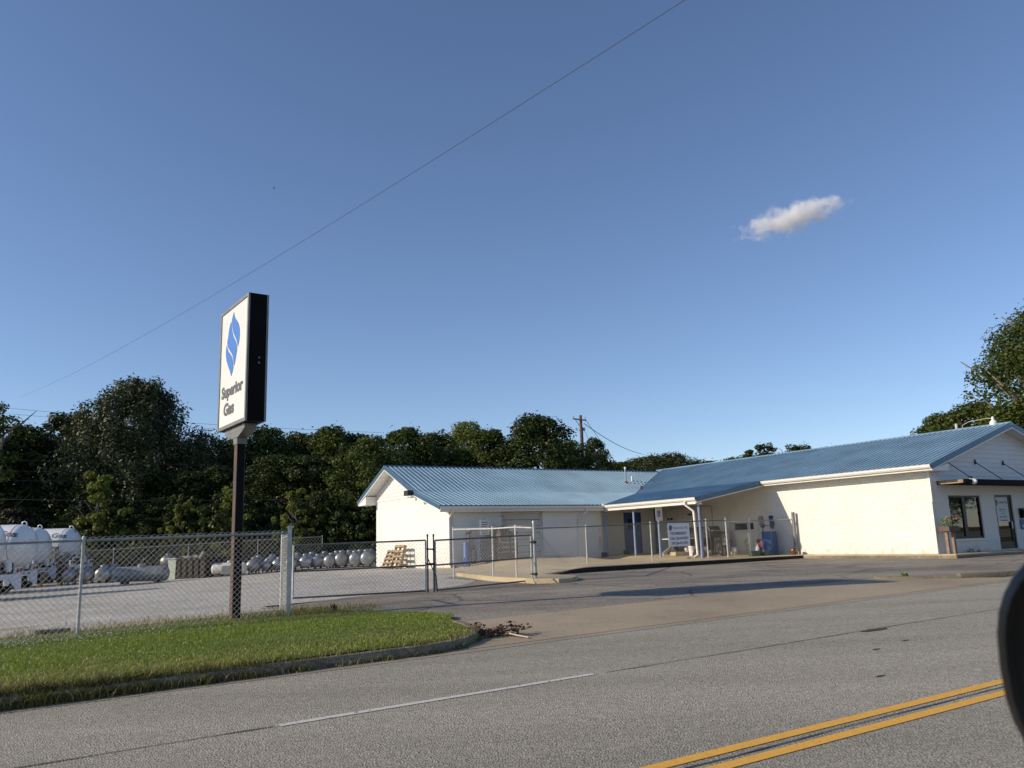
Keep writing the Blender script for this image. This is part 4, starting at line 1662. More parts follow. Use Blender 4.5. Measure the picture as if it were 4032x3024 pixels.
siding('u', 0.0, 1, lambda z: max(0.02, 5.0 - (5.36 - z) / MR), lambda z: min(10, 5.0 + (5.36 - z) / MR), 3.262, 5.3, .178)
siding('v', -12.4, -1, lambda z: max(-22.1, -19.6 - (5.2 - z) / .423), lambda z: -19.6 + (5.2 - z) / .423, 3.725, 5.15, .165)
MB().box(.001, .035, -.03, .05, 2.5, 3.62).box(-.04, .0, -.035, -.003, 3.26, 3.60).build('corner_trim', m_trim, GB)
MB().box(-.05, .03, .02, 10, 3.235, 3.262).build('siding_starter', m_trim, GB)

# gutters and downspouts
def gutter(a, b, out, parent=GB, name='gutter'):
    a, b, out = Vector(a), Vector(b), Vector(out)
    prof = [(0, .0), (.075, 0), (.115, .06), (.115, .12), (.13, .12), (.13, .135), (.1, .135), (.1, .07), (.07, .02), (0, .02)]
    P = [a + out * x + Vector((0, 0, z)) for x, z in prof]
    MB().prism(P, b - a).build(name, m_gutterw, parent)


gutter((-7.32, -.55, 3.65), (.5, -.55, 3.65), (0, -1, 0))
gutter((-13.55, -4.41, 2.97), (-7.33, -4.41, 2.97), (0, -1, 0))
MB().box(-13.5, -7.4, -4.42, -4.38, 2.84, 2.97).build('fascia_board', m_gutterw, GB)
gutter((-13.54, -13.0, 2.96), (-13.54, -4.5, 2.96), (1, 0, 0))
MB().box(-13.57, -13.535, -12.98, -4.42, 2.86, 2.97).build('fascia_board', m_gutterw, GB)
MB().box(-7.3, .48, -.555, -.52, 3.60, 3.70).build('fascia_board', m_gutterw, GB)
MB().box(-13.56, -13.4, -4.56, -4.4, 2.98, 3.16).build('corner_box', m_gutterw, GB)


def downspout(pts, m=None):
    o = MB()
    for a, b in zip(pts, pts[1:]):
        o.beam(a, b, .085, .07, upv=(0, 1, 0) if abs(b[2] - a[2]) > .3 else (0, 0, 1))
    return o.build('downspout', m or m_gutterw, GB, bevel=.008)


downspout([(-13.46, -12.42, 2.97), (-13.5, -12.42, 2.86), (-13.82, -12.42, 2.62), (-13.82, -12.42, .62), (-13.62, -12.42, .56)])
downspout([(-13.46, -5.46, 2.97), (-13.5, -5.46, 2.84), (-13.82, -5.7, 2.5), (-13.82, -5.75, .66), (-13.6, -5.75, .6)])
downspout([(-7.95, -4.5, 2.97), (-7.95, -4.5, 2.82), (-7.68, -4.3, 2.55), (-7.68, -4.24, .80), (-7.8, -4.36, .72)])
for u_, v_ in ((-13.45, -12.42), (-13.45, -5.75), (-7.9, -4.45)):
    MB().hexa([(u_ - .14, v_ - .09, .56), (u_ + .14, v_ - .09, .56), (u_ + .14, v_ + .09, .56), (u_ - .14, v_ + .09, .56), (u_ - .12, v_ - .07, .70), (u_ + .06, v_ - .07, .64), (u_ + .06, v_ + .07, .64), (u_ - .12, v_ + .07, .70)]).build('spout_shoe', m_dark, GB)
# porch columns
for u_, v_, r_ in ((-13.87, -4.12, .055), (-11.8, -4.1, .05), (-7.58, -4.1, .055)):
    MB().tube([(u_, v_, .55), (u_, v_, 2.86)], r_, 14).build('porch_column', m_bluecol, GB, smooth=True)
    MB().box(u_ - .1, u_ + .1, v_ - .1, v_ + .1, 2.82, 2.90).build('column_cap', m_gutterw, GB)
# roof vents
m_vent = mat('galvanised_vent', (.30, .36, .40), .45, .5)
o = MB().tube([(-17.7, .3, 4.5), (-17.7, .3, 5.3)], .045, 12).build('vent_pipe', m_vent, GB, smooth=True)
MB().lathe((-17.7, .3, 5.28), (0, 0, 1), [(0, .06), (.1, .06), (.12, .03)], 12).build('vent_cap', m_trim, o, smooth=True)
MB().lathe((-17.7, .3, 4.48), (0, 0, 1), [(0, .16), (.04, .15), (.14, .06)], 14).build('vent_boot', mat('red_boot', (.20, .07, .045), .7), o, smooth=True)
MB().tube([(-17.95, .95, 4.6), (-17.95, .95, 4.93)], .055, 12).build('vent_pipe', m_trim, GB, smooth=True)
MB().tube([(-16.42, .3, 3.98), (-16.42, .3, 4.27)], .06, 12).build('vent_pipe', mat('dark_red_vent', (.07, .03, .03), .6), GB, smooth=True)
MB().tube([(-1.75, 5.1, 5.45), (-1.75, 5.1, 5.80)], .055, 12).build('vent_pipe', MATS.get('buff_vent') or mat('buff_vent', (.5, .46, .38), .6), GB, smooth=True)
MB().tube([(-1.5, 5.05, 5.5), (-1.45, 5.05, 5.7), (-1.2, 5.05, 5.80), (-.4, 5.05, 5.84), (-.25, 5.05, 5.8)], .013, 8).build('roof_conduit', mat('buff_pipe', (.45, .40, .32), .6), GB, smooth=True)
MB().lathe((-.2, 5.05, 5.5), (0, 0, 1), [(0, .13), (.14, .14), (.2, .10), (.26, .05), (.36, .05), (.38, .02)], 16).build('roof_vent', m_trim, GB, smooth=True)

# shop front: window, sill, interior, glazed door
def frame(parent, name, m, face, a0, a1, z0, z1, w, dep, axis='v', inset=.05, sign=1):
    lo, hi = sorted((face - sign * inset, face - sign * (inset + dep)))
    mb = MB()
    for (x0, x1, y0, y1) in ((a0, a0 + w, z0, z1), (a1 - w, a1, z0, z1), (a0 + w, a1 - w, z0, z0 + w), (a0 + w, a1 - w, z1 - w, z1)):
        if axis == 'v':
            mb.box(lo, hi, x0, x1, y0, y1)
        else:
            mb.box(x0, x1, lo, hi, y0, y1)
    return mb.build(name, m, parent)


wn = frame(GB, 'window', m_brown, 0, *WIN, .07, .08)
MB().box(-.12, -.05, 1.92, 2.10, WIN[2] + .07, WIN[3] - .07).build('mullion', m_brown, wn)
for a, b in ((1.09, 1.92), (2.10, 2.99)):
    MB().box(-.095, -.088, a, b, WIN[2] + .07, WIN[3] - .07).build('pane', m_glass, wn)
MB().box(-.05, .05, 1.0, 3.12, 1.06, 1.15).build('window_sill', m_wall, GB, bevel=.01)
# room behind
MB().box(-3.6, -3.5, .2, 9.8, .6, 3.4).box(-3.5, -.2, .2, .25, .6, 3.4).box(-3.5, -.2, .25, 9.8, .6, .66).box(-3.5, -.2, .25, 9.8, 3.3, 3.4).build('interior_wall', m_intr, GB)
for (v0, v1, z0_, z1_) in ((1.18, 1.42, 1.52, 1.86), (1.62, 1.86, 1.5, 1.74), (2.12, 2.22, 1.5, 1.74), (2.42, 2.70, 1.5, 1.86)):
    MB().box(-.118, -.112, v0, v1, z0_, z1_).build('taped_paper', m_paper, wn)
o = MB().box(-.118, -.112, 1.16, 1.70, 1.24, 1.5).build('window_poster', m_paper, wn)
m_redp = mat('poster_red', (.30, .04, .04), .7)
MB().box(-.111, -.109, 1.2, 1.36, 1.33, 1.46).box(-.111, -.109, 1.5, 1.66, 1.33, 1.46).build('poster_print', m_redp, wn)
MB().box(-.111, -.109, 1.20, 1.66, 1.28, 1.31).build('poster_stripe', m_redp, wn)
MB().box(-2.0, -1.9, 1.5, 2.9, 2.18, 2.24).build('ceiling_lamp', mat('lamp_white', (.7, .7, .65), .5), wn)
MB().box(-1.6, -.7, .6, 2.0, .66, 1.35).box(-1.3, -1.1, 2.5, 3.2, .66, 1.6).build('desk', mat('desk_wood', (.12, .08, .05), .6), wn)
dr_ = frame(GB, 'front_door', m_brown, 0, *DOOR, .085, .09)
MB().box(-.10, -.092, DOOR[0] + .085, DOOR[1] - .085, DOOR[2] + .085, DOOR[3] - .085).build('door_glass', m_glass, dr_)
MB().box(-.13, -.06, DOOR[0] + .085, DOOR[0] + .15, DOOR[2] + .085, DOOR[3] - .085).box(-.13, -.06, DOOR[1] - .19, DOOR[1] - .09, DOOR[2] + .085, DOOR[3] - .085).box(-.13, -.06, DOOR[0] + .15, DOOR[1] - .19, DOOR[2] + .085, DOOR[2] + .26).build('door_stile', m_brown, dr_)
ps = MB().box(-.091, -.085, 4.12, 5.08, 1.72, 2.66).build('door_sign', mat('door_sign_white', (.60, .62, .63), .6), dr_)
for s_, y_, z_, w_, h_, b_, mm in (('Superior Gas', 4.41, 2.40, .58, .12, .02, m_letter), ('Business Hours', 4.38, 2.18, .42, .055, .02, m_letter), ('Monday - Friday', 4.38, 2.10, .42, .052, .0, m_letter), ('8:00 - 5:00', 4.48, 2.02, .26, .045, 0, m_letter), ('256-447-9075', 4.36, 1.88, .5, .07, .025, m_letter), ('NO SMOKING', 4.4, 1.755, .46, .05, .02, mat('dull_red_print', (.16, .05, .06), .6))):
    put('lettering', text_mesh(s_, 'lettering', mm, w_, h_, (-.084, y_, z_), (0, 1, 0), (0, 0, 1), bold=b_, depth=.002), ps)
lg = MB()
flame_logo(lg, (-.084, 4.26, 2.45), (0, 1, 0), (0, 0, 1), .19, .26, (.003, 0, 0))
lg.build('flame_emblem', m_letter, ps)
MB().box(-.116, -.110, 4.50, 4.80, 1.42, 1.70).build('taped_paper', m_paper, dr_)
MB().box(-.116, -.110, 4.53, 4.77, 1.05, 1.40).build('taped_paper', m_paper, dr_)
MB().beam((-.03, 5.06, 1.45), (-.03, 5.06, 1.72), .03, .03, (0, 1, 0)).build('door_handle', m_trim, dr_)
# canopy
CN = MB().box(-.0, 1.06, .42, 9.6, 3.10, 3.235)
CN = CN.build('canopy', m_black, GB, bevel=.005)
MB().box(.06, 1.0, .395, .42, 3.105, 3.225).build('canopy_end_board', mat('tan_canopy_end', (.30, .20, .12), .7, var=.2), CN)
for v_ in (1.1, 3.0, 4.9, 6.8, 8.7):
    MB().tube([(.03, v_, 3.98), (1.0, v_ - .02, 3.22)], .016, 8).build('hanger_rod', m_dark, CN, smooth=True)
    MB().box(.0, .05, v_ - .04, v_ + .04, 3.9, 4.08).build('rod_plate', m_dark, CN)
# blue porch door, garage door, high window
bd = frame(GB, 'porch_door', m_navy, -15.0, *BD, .07, .1, inset=.02)
MB().box(-15.10, -15.05, BD[0] + .075, BD[1] - .075, BD[2] + .02, 1.99).box(-15.10, -15.05, BD[0] + .075, -1.85, 1.99, 2.74).box(-15.10, -15.05, -1.31, BD[1] - .075, 1.99, 2.74).box(-15.10, -15.05, -1.85, -1.31, 2.52, 2.74).build('door_leaf', m_navy, bd)
MB().box(-15.09, -15.075, -1.85, -1.31, 1.99, 2.52).build('door_window', m_winglass, bd)
MB().lathe((-15.05, -1.16, 1.75), (1, 0, 0), [(0, .03), (.04, .03), (.05, .04), (.08, .02)], 10).build('door_knob', m_galv, bd)
gd = MB().box(-14.10, -14.05, -9.82, -7.66, 2.79, 2.83).box(-14.10, -14.05, -9.82, -9.79, .8, 2.79).box(-14.10, -14.05, -7.69, -7.66, .8, 2.79).build('garage_door', m_trim, GB)
m_gdoor = mat('garage_panel_paint', (.52, .505, .46), .5, var=.08)
for i in range(7):
    z = .80 + i * .285
    MB().box(-14.09, -14.06, -9.785, -7.695, z + .010, min(z + .276, 2.785)).build('door_panel', m_gdoor, gd, bevel=.006)
MB().box(-14.12, -14.1, -9.8, -7.68, .8, 2.8).build('door_backing', m_dark, gd)
MB().box(-14.0, -13.885, -9.86, -7.62, 2.832, 2.865).build('door_lintel', mat('lintel_brown', (.34, .27, .19), .7, var=.3), GB)
hw = frame(GB, 'high_window', m_soffit, 0, *AC, .03, .06, axis='u', inset=.0, sign=-1)
MB().box(AC[0] + .03, AC[1] - .03, .07, .08, AC[2] + .03, AC[3] - .03).build('pane', m_winglass, hw)
MB().box(AC[0] - .06, AC[1] + .06, -.035, .0, AC[2] - .07, AC[2]).build('window_sill', m_wall, GB)
# conduits, wall lamps
MB().tube([(-11.75, -.03, 3.4), (-11.75, -.03, 1.0)], .018, 6).tube([(-13.9, -.02, 2.95), (-11.1, -.02, 2.95), (-11.02, -.02, 2.9), (-11.02, -.02, .9)], .016, 6).build('conduit', mat('grey_conduit', (.30, .28, .24), .6), GB)
MB().tube([(-14.6, -.03, 2.94), (-14.6, -.03, 2.7), (-14.6, -.03, 3.3)], .016, 6).build('conduit', MATS['grey_conduit'], GB)


def lamp_head(name, u_, v_, z_, m=m_dark):
    o = MB().lathe((u_, v_, z_), (0, -1, 0), [(0, .05), (.03, .05), (.05, .02)], 10)
    o.lathe((u_ - .09, v_ - .08, z_ + .03), (-.5, -.8, -.2), [(0, .03), (.06, .055), (.1, .06)], 10)
    o.lathe((u_ + .09, v_ - .08, z_ + .03), (.5, -.8, -.2), [(0, .03), (.06, .055), (.1, .06)], 10)
    return o.build(name, m, GB, smooth=True)


lamp_head('security_light', -13.85, -.0, 2.42)
MB().box(-12.65, -12.3, -.06, 0, 2.56, 2.62).build('security_light', m_dark, GB)
# flood lamp and shade on the left gable
MB().box(-16.62, -16.2, -13.28, -13.02, 3.72, 3.95).build('flood_lamp', m_dark, GB, bevel=.01)
MB().tube([(-16.3, -12.41, 3.62), (-16.5, -13.15, 3.66)], .02, 6).build('lamp_bracket', m_trim, GB)
MB().lathe((-17.3, -12.42, 3.73), (0, -1, 0), [(0, .03), (.12, .03), (.14, .07), (.25, .09)], 12).tube([(-17.3, -12.5, 3.72), (-16.5, -12.5, 3.70)], .015, 6).build('gable_lamp', m_trim, GB, smooth=True)
# camera under the canopy, mailbox, blue notice
o = thing('security_camera', 'white dome camera hung from the black canopy edge', 'camera', UV(1.0, .95, 3.13))
MB().lathe((0, 0, .12), (0, 0, -1), [(0, .10), (.05, .11), (.06, .09)], 14).build('bracket', m_trim, o, smooth=True)
MB().lathe((0, 0, .07), (.6, -.5, -.6), [(0, .08), (.08, .105), (.14, .09), (.18, .03)], 14).build('dome', m_trim, o, smooth=True)
MB().lathe((.0, 0, .13), (-.3, .6, -.2), [(0, .09), (.06, .10), (.10, .05)], 12).build('hood', m_dark, o, smooth=True)
o = thing('mailbox', 'black wall mailbox beside the glass front door', 'mailbox', UV(.02, 5.78, 1.9), B_ROT)
MB().hexa([(0, -.2, -.05), (.10, -.2, -.05), (.10, .2, -.05), (0, .2, -.05), (0, -.22, .32), (.16, -.22, .26), (.16, .22, .26), (0, .22, .32)]).build('box', m_black, o, bevel=.01)
MB().hexa([(0, -.23, .30), (.17, -.23, .24), (.17, .23, .24), (0, .23, .30), (0, -.23, .33), (.18, -.23, .275), (.18, .23, .275), (0, .23, .33)]).build('lid', m_dark, o)
o = thing('notice_board', 'small blue notice under the black mailbox', 'sign', UV(.02, 5.8, 1.42), B_ROT)
b = MB().box(0, .02, -.26, .26, 0, .38).build('notice_panel', mat('notice_blue', (.03, .055, .25), .5), o)
MB().lathe((.021, -.12, .12), (1, 0, 0), [(0, .055), (.002, .055)], 12).box(.02, .0225, .0, .08, .07, .17).box(.02, .0225, .12, .2, .07, .17).build('printed_mark', m_paper, b)

# ------------------------------------------------------------------ concrete walk, porch floor, island
def pad_h(u, v):
    h = .635 + .035 * lin(-12, 0, v)
    h += .10 * sst(-5.3, -4.3, v) * sst(-8.2, -12.5, -13.0 if u < -13 else u) if False else 0
    h += .12 * sst(-5.2, -4.2, v) * (1 - sst(-12.5, -8.0, u))
    ramp = sst(-11.9, -10.1, v) * (1 - sst(-7.3, -5.9, v)) * (1 - sst(-13.4, -8.6, u))
    h += .25 * ramp
    h -= .16 * (1 - sst(-13.6, -11.2, v))
    return h


mb = MB()
us = np.linspace(-15.2, -5.42, 50)
vs = np.linspace(-13.4, .02, 68)
for v in vs:
    for u in us:
        mb.v.append((u, v, pad_h(u, v)))
nu = len(us)
for j in range(len(vs) - 1):
    for i in range(nu - 1):
        a = j * nu + i
        mb.f.append((a, a + 1, a + nu + 1, a + nu))
        mb.m.append(0)
# kerb face towards the lot, and the end
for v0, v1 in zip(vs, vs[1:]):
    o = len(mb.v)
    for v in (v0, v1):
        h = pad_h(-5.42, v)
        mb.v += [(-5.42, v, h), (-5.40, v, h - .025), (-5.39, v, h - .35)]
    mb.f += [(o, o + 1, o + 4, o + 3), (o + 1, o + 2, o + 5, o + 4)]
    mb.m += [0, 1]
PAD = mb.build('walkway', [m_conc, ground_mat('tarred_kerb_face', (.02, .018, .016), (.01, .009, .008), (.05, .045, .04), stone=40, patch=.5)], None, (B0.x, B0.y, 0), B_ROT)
tag(PAD, kind='structure')
# narrow walk round the office wing
mb = MB()
mb.box(-5.41, 1.02, -.62, .1, .3, .655).box(.1, 1.02, .1, 12, .3, .655)
for k in range(3):
    pass
tag(mb.build('walkway', m_conc, None, (B0.x, B0.y, 0), B_ROT, bevel=.012), kind='structure')
mb = MB().box(-5.4, 1.1, -.70, -.625, .2, .625).box(1.025, 1.1, -.70, 12, .2, .625)
tag(mb.build('walkway_kerb', m_kerb, None, (B0.x, B0.y, 0), B_ROT, bevel=.02), kind='structure')

isl = [onp for onp in ()]
def onz(px, py, z):
    v = ray(px, py)
    return O + v * ((z - O.z) / v.z)
outline = [onz(1797, 2256, .53), onz(1940, 2270, .52), onz(2107, 2279, .52), onz(2200, 2278, .52), onz(2255, 2274, .52), onz(2276, 2268, .52), onz(2262, 2264.5, .52), onz(2150, 2259.5, .52), onz(2000, 2251.5, .525), onz(1880, 2247, .53)]
mb = MB()
n = len(outline)
cen = sum(outline, Vector()) / n
for q in outline:
    mb.v.append((q.x, q.y, q.z - .3))
for q in outline:
    mb.v.append((q.x, q.y, q.z - .02))
for q in outline:
    d = (cen - q).normalized() * .03
    mb.v.append((q.x + d.x, q.y + d.y, q.z))
for k in (0, 1):
    for i in range(n):
        mb.f.append((k * n + i, k * n + (i + 1) % n, (k + 1) * n + (i + 1) % n, (k + 1) * n + i))
mb.f.append(tuple(range(2 * n, 3 * n)))
mb.m = [0] * len(mb.f)
tag(mb.build('concrete_island', m_conc), kind='structure')

# ------------------------------------------------------------------ signs on the fence and post
es = thing('emergency_sign', 'white emergency phone sign wired to the porch fence', 'sign', UV(FU + .05, -5.66, 1.47), B_ROT)
b = MB().box(-.004, .004, -.56, .56, -.3, .6).build('panel', mat('emergency_panel', (.66, .70, .74), .5), es)
for s_, y_, z_, w_, h_, bo in (('Superior Gas, INC.', -.28, .35, .78, .12, .0), ('FOR EMERGENCY', -.42, .15, .84, .11, .03), ('CALL 256-447-9075', -.46, -.04, .92, .11, .03), ('OR 256-473-2973', -.40, -.23, .84, .11, .03)):
    put('lettering', text_mesh(s_, 'lettering', m_blueprint, w_, h_, (.005, y_, z_), (0, 1, 0), (0, 0, 1), bold=bo, depth=.002), b)
lg = MB()
flame_logo(lg, (.0045, -.42, .42), (0, 1, 0), (0, 0, 1), .19, .26, (.003, 0, 0))
lg.build('flame_emblem', m_blueprint, b)
hs = thing('parking_sign', 'white accessible parking sign with a blue symbol on a blue post', 'sign', UV(-10.12, -4.1, pad_h(-10.12, -4.1)), B_ROT)
MB().tube([(0, 0, -.1), (0, 0, 1.95)], .05, 12).build('post', m_bluecol, hs, smooth=True)
pn = MB().box(.052, .062, -.19, .19, 1.54, 2.18).build('panel', m_paper, hs, bevel=.01)
sy = MB().box(.0625, .064, -.09, .07, 1.72, 1.98).build('blue_square', mat('symbol_blue', (.02, .09, .35), .5), pn)
MB().lathe((.0645, -.02, 1.94), (1, 0, 0), [(0, .018), (.002, .018)], 10).tube([(.066, -.02, 1.91), (.066, -.015, 1.84), (.066, .03, 1.83), (.066, .045, 1.77)], .008, 6).tube([(.066, -.04, 1.86), (.066, -.055, 1.81), (.066, -.02, 1.765), (.066, .02, 1.78)], .007, 6).build('wheelchair_symbol', m_paper, sy)

# ------------------------------------------------------------------ things on and around the porch
def P(u, v, dz=0.0):
    return UV(u, v, pad_h(u, v) + dz)


m_whiteplastic = mat('white_plastic', (.74, .73, .69), .4, 0, var=.06)
m_sling = mat('tan_sling_fabric', (.34, .30, .24), .8, var=.15, scale=9)
m_blk = mat('black_enamel', (.015, .015, .016), .4)
m_drum = mat('blue_drum_plastic', (.025, .105, .34), .4, 0, var=.15, scale=3)
m_pink = mat('placard_red', (.75, .16, .14), .5)
m_greenpot = mat('green_planter', (.07, .12, .095), .5, var=.15)

tb = thing('folding_table', 'white folding table with crossed dark legs under the emergency sign', 'table', P(-10.55, -2.5), B_ROT)
MB().box(-.4, .4, -.75, .75, .70, .745).build('table_top', m_whiteplastic, tb, bevel=.012)
MB().box(-.37, .37, -.72, .72, .655, .695).build('table_frame', m_blk, tb)
for y in (-.55, .55):
    for s_ in (-1, 1):
        MB().tube([(s_ * .33, y, 0), (-s_ * .2, y, .67)], .016, 6).build('leg', m_blk, tb)
ch = None
for i, (u_, v_, a, lab) in enumerate(((-11.3, -1.5, .2, 'tan folding lawn chair behind the white table, left one'), (-10.75, -1.35, -.15, 'tan folding lawn chair behind the white table, right one'), (-9.5, -.9, -.5, 'tan folding lawn chair beside the black gas grill'))):
    if ch is None:
        ch = thing('lawn_chair', lab, 'chair', P(u_, v_), B_ROT + a, 'folding lawn chairs on the porch')
        MB().hexa([(-.22, -.25, .42), (.24, -.25, .44), (.24, .25, .44), (-.22, .25, .42), (-.22, -.25, .435), (.24, -.25, .455), (.24, .25, .455), (-.22, .25, .435)]).build('seat', m_sling, ch)
        MB().hexa([(-.24, -.25, .44), (-.22, -.25, .44), (-.22, .25, .44), (-.24, .25, .44), (-.42, -.25, 1.02), (-.40, -.25, 1.02), (-.40, .25, 1.02), (-.42, .25, 1.02)]).build('backrest', m_sling, ch)
        for y in (-.27, .27):
            MB().tube([(.26, y, 0), (-.25, y, .46), (-.44, y, 1.04)], .013, 6).build('side_frame', m_blk, ch)
            MB().tube([(-.25, y, 0), (.25, y, .46)], .013, 6).build('leg', m_blk, ch)
            MB().tube([(-.3, y, .62), (.22, y, .64), (.24, y, .44)], .014, 6).build('armrest', m_blk, ch)
    else:
        copy_thing(ch, P(u_, v_), B_ROT + a, lab)
o = thing('spray_bottle', 'clear bottle with a white cap standing on the white table', 'bottle', P(-10.5, -2.95, .745), B_ROT)
MB().lathe((0, 0, 0), (0, 0, 1), [(0, .045), (.16, .045), (.2, .02), (.24, .018)], 12).build('bottle', mat('clear_plastic', (.35, .34, .31), .2), o, smooth=True)
MB().lathe((0, 0, .235), (0, 0, 1), [(0, .035), (.07, .035), (.09, .02)], 10).build('cap', m_whiteplastic, o, smooth=True)


def bucket(label, u_, v_, r=.15, h=.38, m=m_whiteplastic, rim=True, name='bucket', cat='bucket', group=None, rot=0, lab_m=None):
    o = thing(name, label, cat, P(u_, v_), B_ROT + rot, group)
    MB().lathe((0, 0, 0), (0, 0, 1), [(0, r * .85), (h, r), (h, r * .93), (.03, r * .78)], 18).build('body', m, o, smooth=True, angle=50)
    if rim:
        MB().lathe((0, 0, h - .05), (0, 0, 1), [(0, r * .99), (0, r * 1.06), (.04, r * 1.06), (.05, r * 1.0)], 18).build('rim', m, o, smooth=True, angle=50)
        MB().tube([(0, -r, h - .03), (r * .7, -r * .8, h - .14), (r * 1.05, 0, h - .18), (r * .7, r * .8, h - .14), (0, r, h - .03)], .006, 5).build('handle', m_dark, o)
    if lab_m:
        MB().box(r * .95, r * 1.0, -.04, .04, .1, .28).build('printed_label', lab_m, o)
    return o


bucket('tall white bucket with a printed label left of the downspout', -9.85, -2.5, .17, .42, lab_m=m_letter)
bucket('white bucket just behind the labelled one at the downspout', -9.55, -2.1, .14, .38)
bucket('white pail under the folding table', -10.35, -2.3, .15, .34)
bucket('white pail at the wall right of the grill', -10.15, -.75, .14, .36)
bucket('white lidded tub against the wall behind the walk gate post', -9.75, -.5, .17, .36)
o = thing('wooden_box', 'pale wooden box under the folding table', 'box', P(-10.4, -2.75), B_ROT)
MB().box(-.18, .18, -.4, .4, 0, .16).build('box', mat('pale_wood', (.5, .38, .22), .7, var=.2), o, bevel=.01)
MB().box(-.16, .16, -.2, .05, .162, .2).build('lid_board', m_dark, o)
o = thing('leaning_boards', 'grey boards leaning at the left end of the porch clutter', 'boards', P(-11.9, -1.5), B_ROT)
for i in range(4):
    MB().beam((.2, -.2 + i * .16, 0), (-.25, -.32 + i * .15, 1.25), .13, .025, (1, 0, 0)).build('board', m_pal if i % 2 else m_sling, o)
o = thing('black_tarp', 'crumpled black tarp against the leaning boards', 'tarp', P(-11.45, -2.1), B_ROT)
mb = MB()
mb.lathe((0, 0, 0), (0, 0, 1), [(0, .3), (.15, .33), (.35, .25), (.7, .12), (1.0, .06), (1.15, .02)], 14)
mb.v = [(x * (1 + .25 * math.sin(9 * z + 3 * x)) - .12 * z, y * .8 + .05 * math.sin(7 * z) - .2 * z, z) for x, y, z in mb.v]
mb.build('tarp', m_blk, o, smooth=True)
o = thing('white_plank', 'white plank propped at a slant left of the table', 'plank', P(-11.05, -2.75), B_ROT)
MB().beam((.1, -.5, .05), (.0, .25, .42), .12, .03, (1, 0, 0)).build('plank', m_whiteplastic, o)
# black smoker cabinet and gas grill
o = thing('smoker', 'square black smoker cabinet with a white tag on its front', 'smoker', P(-10.35, -1.45), B_ROT)
MB().box(-.3, .3, -.48, .48, .2, 1.22).build('cabinet', m_blk, o, bevel=.02)
MB().box(.3, .315, -.42, .42, .26, 1.15).build('door', m_dark, o, bevel=.01)
MB().box(.316, .32, .04, .16, 1.0, 1.12).build('paper_tag', m_whiteplastic, o)
for x in (-.25, .25):
    for y in (-.42, .42):
        MB().tube([(x, y, 0), (x, y, .22)], .025, 8).build('leg', m_dark, o)
MB().tube([(-.1, -.3, 1.2), (-.1, -.3, 1.6)], .05, 10).build('chimney', m_blk, o, smooth=True)
o = thing('gas_grill', 'black gas grill with a closed hood and side shelf', 'grill', P(-8.85, -2.25), B_ROT)
mb = MB().prism([(-.26, -.33, .95), (.26, -.33, .95), (.25, -.33, 1.1), (.12, -.33, 1.28), (-.12, -.33, 1.28), (-.26, -.33, 1.12)], (0, .66, 0))
mb.build('hood', m_blk, o, bevel=.02)
MB().hexa([(-.24, -.31, .78), (.24, -.31, .78), (.24, .31, .78), (-.24, .31, .78), (-.27, -.34, .945), (.27, -.34, .945), (.27, .34, .945), (-.27, .34, .945)]).build('firebox', m_dark, o)
MB().hexa([(-.2, .36, .93), (.2, .36, .93), (.2, .76, 1.0), (-.2, .76, 1.0), (-.2, .36, .96), (.2, .36, .96), (.2, .76, 1.03), (-.2, .76, 1.03)]).build('side_shelf', m_blk, o)
MB().tube([(.29, -.28, 1.08), (.34, -.28, 1.08), (.34, .28, 1.08), (.29, .28, 1.08)], .014, 6).build('handle', m_galv, o)
for x in (-.22, .22):
    MB().tube([(x, .3, 0), (x * .9, .34, .5), (x, .3, .8)], .025, 8).build('leg', m_blk, o)
    MB().tube([(x, -.3, 0), (x, -.3, .8)], .025, 8).build('leg', m_blk, o)
MB().box(-.22, .22, -.3, .3, .12, .15).build('lower_shelf', m_dark, o)
for y in (-.35,):
    MB().lathe((.2, y, .1), (0, 1, 0), [(0, .1), (.05, .1)], 14).build('wheel', m_tyre, o, smooth=True)
o = thing('hand_truck', 'dark two wheeled hand truck behind the porch downspout', 'hand truck', P(-8.3, -3.5), B_ROT)
for y in (-.2, .2):
    MB().tube([(0, y, .12), (-.1, y, .7), (-.16, y, 1.15)], .016, 6).build('rail', m_dark, o)
    MB().lathe((-.05, y * 1.25 - .03, .13), (0, 1, 0), [(0, .10), (0, .13), (.06, .13), (.06, .10)], 16).build('wheel', m_tyre, o, smooth=True)
MB().box(0, .2, -.22, .22, .03, .045).box(-.07, -.05, -.2, .2, .5, .54).build('toe_plate', m_dark, o)
o = thing('wire_stand', 'low open black wire stand right of the gas grill', 'stand', P(-8.6, -1.9), B_ROT)
for x in (-.18, .18):
    for y in (-.25, .25):
        MB().tube([(x, y, 0), (x, y, .62)], .012, 6).build('leg', m_blk, o)
MB().tube([(-.18, -.25, .62), (.18, -.25, .62), (.18, .25, .62), (-.18, .25, .62), (-.18, -.25, .62)], .013, 6).build('top_ring', m_blk, o)
o = thing('plastic_jug', 'white plastic jug hanging about the grill stand', 'jug', P(-8.75, -1.6, .45), B_ROT)
MB().lathe((0, 0, 0), (0, 0, 1), [(0, .09), (.18, .1), (.26, .06), (.3, .03), (.33, .03)], 14).build('body', m_whiteplastic, o, smooth=True)
MB().tube([(.09, 0, .15), (.13, 0, .2), (.06, 0, .28)], .014, 6).build('handle', m_whiteplastic, o)
MB().box(-.1, .1, -.1, .1, -.45, -.01).build('crate_below', m_dark, o)
for u_, v_, lab in ((-9.5, -.5, 'white garden ornament on the walk by the gate post'), (-9.1, -.7, 'small white pot just inside the walk gate')):
    o = thing('white_pot', lab, 'pot', P(u_, v_), B_ROT)
    MB().lathe((0, 0, 0), (0, 0, 1), [(0, .08), (.05, .1), (.2, .14), (.3, .10), (.34, .11)], 14).build('body', m_whiteplastic, o, smooth=True)

